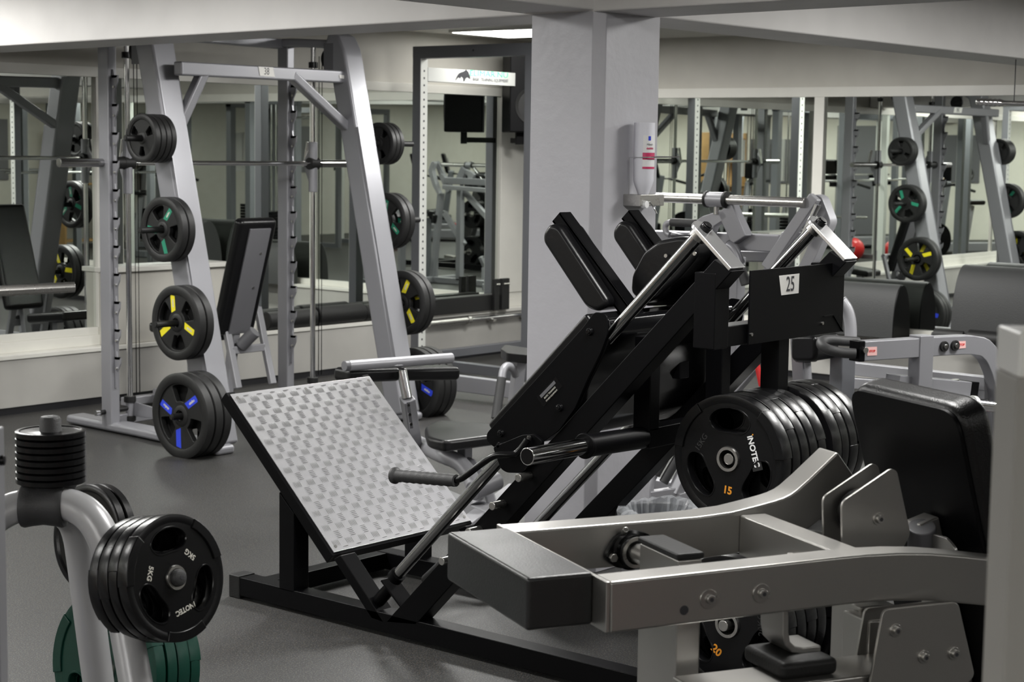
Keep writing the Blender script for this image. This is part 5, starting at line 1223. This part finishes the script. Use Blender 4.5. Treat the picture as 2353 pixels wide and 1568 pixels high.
def bike(x, y, ang, lab):
    t = thing('exercise_bike', lab, 'exercise bike', (0, 0, 0), 'cardio machines seen in the mirrors')
    G().beam((0, -.45, .05), (0, .6, .05), .09, .09).build('base', 'rackgrey', t, .01)
    G().lathe([(-.06, .24), (.06, .24)], (0, .35, .36), (1, 0, 0), 28).build('wheel_cover', 'black', t)
    G().beam((0, -.2, .1), (0, -.32, .85), .06, .07, (0, 1, 0)).build('seat_post', 'silver2', t, .01)
    G().box((-.13, -.48, .86), (.13, -.18, .93)).build('saddle', 'leathers', t, .03)
    G().beam((0, .4, .2), (0, .28, 1.15), .07, .08, (0, 1, 0)).build('front_post', 'silver2', t, .01)
    for s_ in (-1, 1): G().tube([(0, .28, 1.12), (s_ * .2, .2, 1.16), (s_ * .27, .02, 1.2), (s_ * .25, -.1, 1.3), (s_ * .2, -.02, 1.42)], .02, 10, 2).build('handlebar', 'rubbermat', t)
    G().box((-.14, .22, 1.2), (.14, .28, 1.42)).build('console', 'black', t, .02)
    t.matrix_world = Matrix.Translation((x, y, 0)) @ Matrix.Rotation(R(ang), 4, 'Z'); return t
def cable_station(x, y, lab):
    t = thing('cable_station', lab, 'cable machine', (x, y, 0), 'cable stations seen in the mirrors')
    for a in (-.4, .4): G().box((x + a - .05, y - .05, .02), (x + a + .05, y + .05, 2.15)).build('upright', 'rackgrey', t, .006)
    G().box((x - .45, y - .06, 2.1), (x + .45, y + .06, 2.2)).build('top_beam', 'rackgrey', t, .006)
    for a in (-.12, -.04, .04, .12): G().cyl((x + a, y, .1), (x + a, y, 2.1), .011, 10).build('guide_rod', 'chrome', t)
    for i in range(14): G().box((x - .17, y - .07, .14 + i * .042), (x + .17, y + .07, .14 + i * .042 + .036)).build('stack_plate', 'black', t, .004)
    G().box((x - .4, y - .35, .02), (x + .4, y + .35, .08)).build('base', 'rackgrey', t, .006)
    G().box((x + .1, y - .056, 1.2), (x + .38, y - .05, 1.75)).build('instruction_board', 'paper', t)
def open_rack(x, y, lab, z1=2.15, w_=1.05, d_=1.0):
    t = thing('power_rack', lab, 'squat rack', (x + w_ / 2, y + d_ / 2, 0), 'racks seen in the mirrors')
    for a, b in ((0, 0), (w_, 0), (0, d_), (w_, d_)): perf_post(t, x + a, y + b, z1, .07, ('-y', '-x'), my='rackwhite', mo='rackwhite' if (a + b) == 0 else 'rackgrey')
    for b in (0, d_): G().box((x + .07, y + b, z1 - .08), (x + w_, y + b + .07, z1)).build('top_beam', 'rackgrey', t, .004)
    for a in (0, w_): G().box((x + a, y + .07, z1 - .08), (x + a + .07, y + d_, z1)).build('top_beam', 'rackgrey', t, .004)
    for a in (0, w_): G().box((x + a, y + .07, .02), (x + a + .07, y + d_, .09)).build('floor_beam', 'rackgrey', t, .004)
    G().cyl((x - .5, y - .06, 1.25), (x + w_ + .55, y - .06, 1.25), .014, 14).build('bar', 'chrome', t)
    for a in (.0, w_): G().box((x + a - .005, y - .1, 1.18), (x + a + .075, y, 1.235)).build('bar_hook', 'black', t, .003)
open_rack(9.3, 1.6, 'pale perforated rack by the right wall, seen in the mirrors')
open_rack(8.6, .1, 'pale perforated rack further along the right wall, seen in the mirrors')
open_rack(2.3, 7.3, 'pale perforated rack by the left wall beyond the view, seen in the mirrors')
open_rack(.2, 6.9, 'pale perforated rack far along the left wall, seen in the mirrors')
open_rack(-2.6, 4.6, 'pale perforated rack behind the camera, seen in the mirrors')
open_rack(1.8, -2.6, 'pale perforated rack behind and right of the camera, seen in the mirrors')
cable_station(-.9, 3.4, 'dark cable station left of the camera, seen in the mirrors')
cable_station(-3.6, 1.2, 'dark cable station far behind the camera, seen in the mirrors')
cable_station(4.6, -1.6, 'dark cable station right of the camera, seen in the mirrors')
cable_station(1.6, 5.6, 'dark cable station by the left racks, seen in the mirrors')
cable_station(6.2, .6, 'dark cable station nearest the right wall racks, seen in the mirrors')
for i, (x, y, a) in enumerate(((-1.9, -.9, 40), (-.5, -2.3, 40), (-3.4, .6, 40), (-2.5, -3.4, 40), (-4.6, 3.2, 60), (-4.3, 5.2, 60), (3.9, -3.9, 20), (-4.6, -2.2, 40))):
    treadmill(x, y, a - 180, '%s treadmill with black console, seen only in the mirrors' % ['nearest', 'second nearest', 'third nearest', 'fourth nearest', 'left row first', 'left row second', 'right hand', 'rearmost'][i])
for i, (x, y, a) in enumerate(((-.8, .9, 30), (-2.0, 1.9, 30), (.6, 4.6, 60), (-1.6, 6.4, 70), (-2.0, 8.0, 80), (4.9, -3.2, 10), (6.4, -2.2, 0))):
    bike(x, y, a - 180, '%s exercise bike with curved handlebar, seen only in the mirrors' % ['nearest', 'second nearest', 'left wall first', 'left wall second', 'left wall third', 'right first', 'right second'][i])
for i, (x, y) in enumerate(((-3.0, 7.9), (-5.0, 0.2), (5.6, -4.2))):
    t = thing('storage_shelf', ['light wooden shelf in the far left corner, seen in the mirrors', 'light wooden shelf at the far wall, seen in the mirrors', 'light wooden shelf behind the bikes, seen in the mirrors'][i], 'shelf', (x, y, 0))
    for a in (-.5, .5): G().box((x + a - .015, y - .2, 0), (x + a + .015, y + .2, 1.9)).build('side_board', 'wood', t, .002)
    for k in range(5): G().box((x - .485, y - .2, .1 + k * .42), (x + .485, y + .2, .125 + k * .42)).build('shelf_board', 'wood', t, .002)
for i, (x, y, m) in enumerate(((-1.2, 5.0, 'red'), (-1.9, 5.3, 'red'), (.9, 3.0, 'blue'), (2.0, -1.2, 'red'))):
    rb_ = (.17, .15, .16, .2)[i]
    t = thing('exercise_ball', ['red exercise ball, first of two on the floor, seen in the mirrors', 'second red exercise ball on the floor, seen in the mirrors', 'blue exercise ball seen in the mirrors', 'red exercise ball right of the camera, seen in the mirrors'][i], 'ball', (x, y, rb_))
    G().ball((x, y, rb_), rb_, 20).build('ball', m, t)
# dark doors and notices on the far walls
def wallbox(n_, a, b, m): struct(n_, G().box(a, b), m, .004)
wallbox('door_1', (X0, 2.0, 0), (X0 + .05, 2.95, 2.05), 'board'); wallbox('door_2', (3.0, Y0, 0), (3.95, Y0 + .05, 2.05), 'board')
for i, (a, b) in enumerate((((X0 + .001, 4.0, 1.1), (X0 + .02, 4.7, 1.9)), ((X0 + .001, .2, 1.0), (X0 + .02, 1.4, 1.8)), ((.2, Y0 + .001, 1.1), (1.0, Y0 + .02, 1.9)), ((6.4, Y0 + .001, 1.0), (7.4, Y0 + .02, 1.9)))):
    tag(G().box(a, b).build('notice_board', 'board'), ['dark notice board on the far wall beside the door', 'wide dark notice board on the far wall', 'dark notice board on the back wall', 'wide dark notice board on the back wall by the corner'][i] + ', seen in the mirrors', 'notice board')
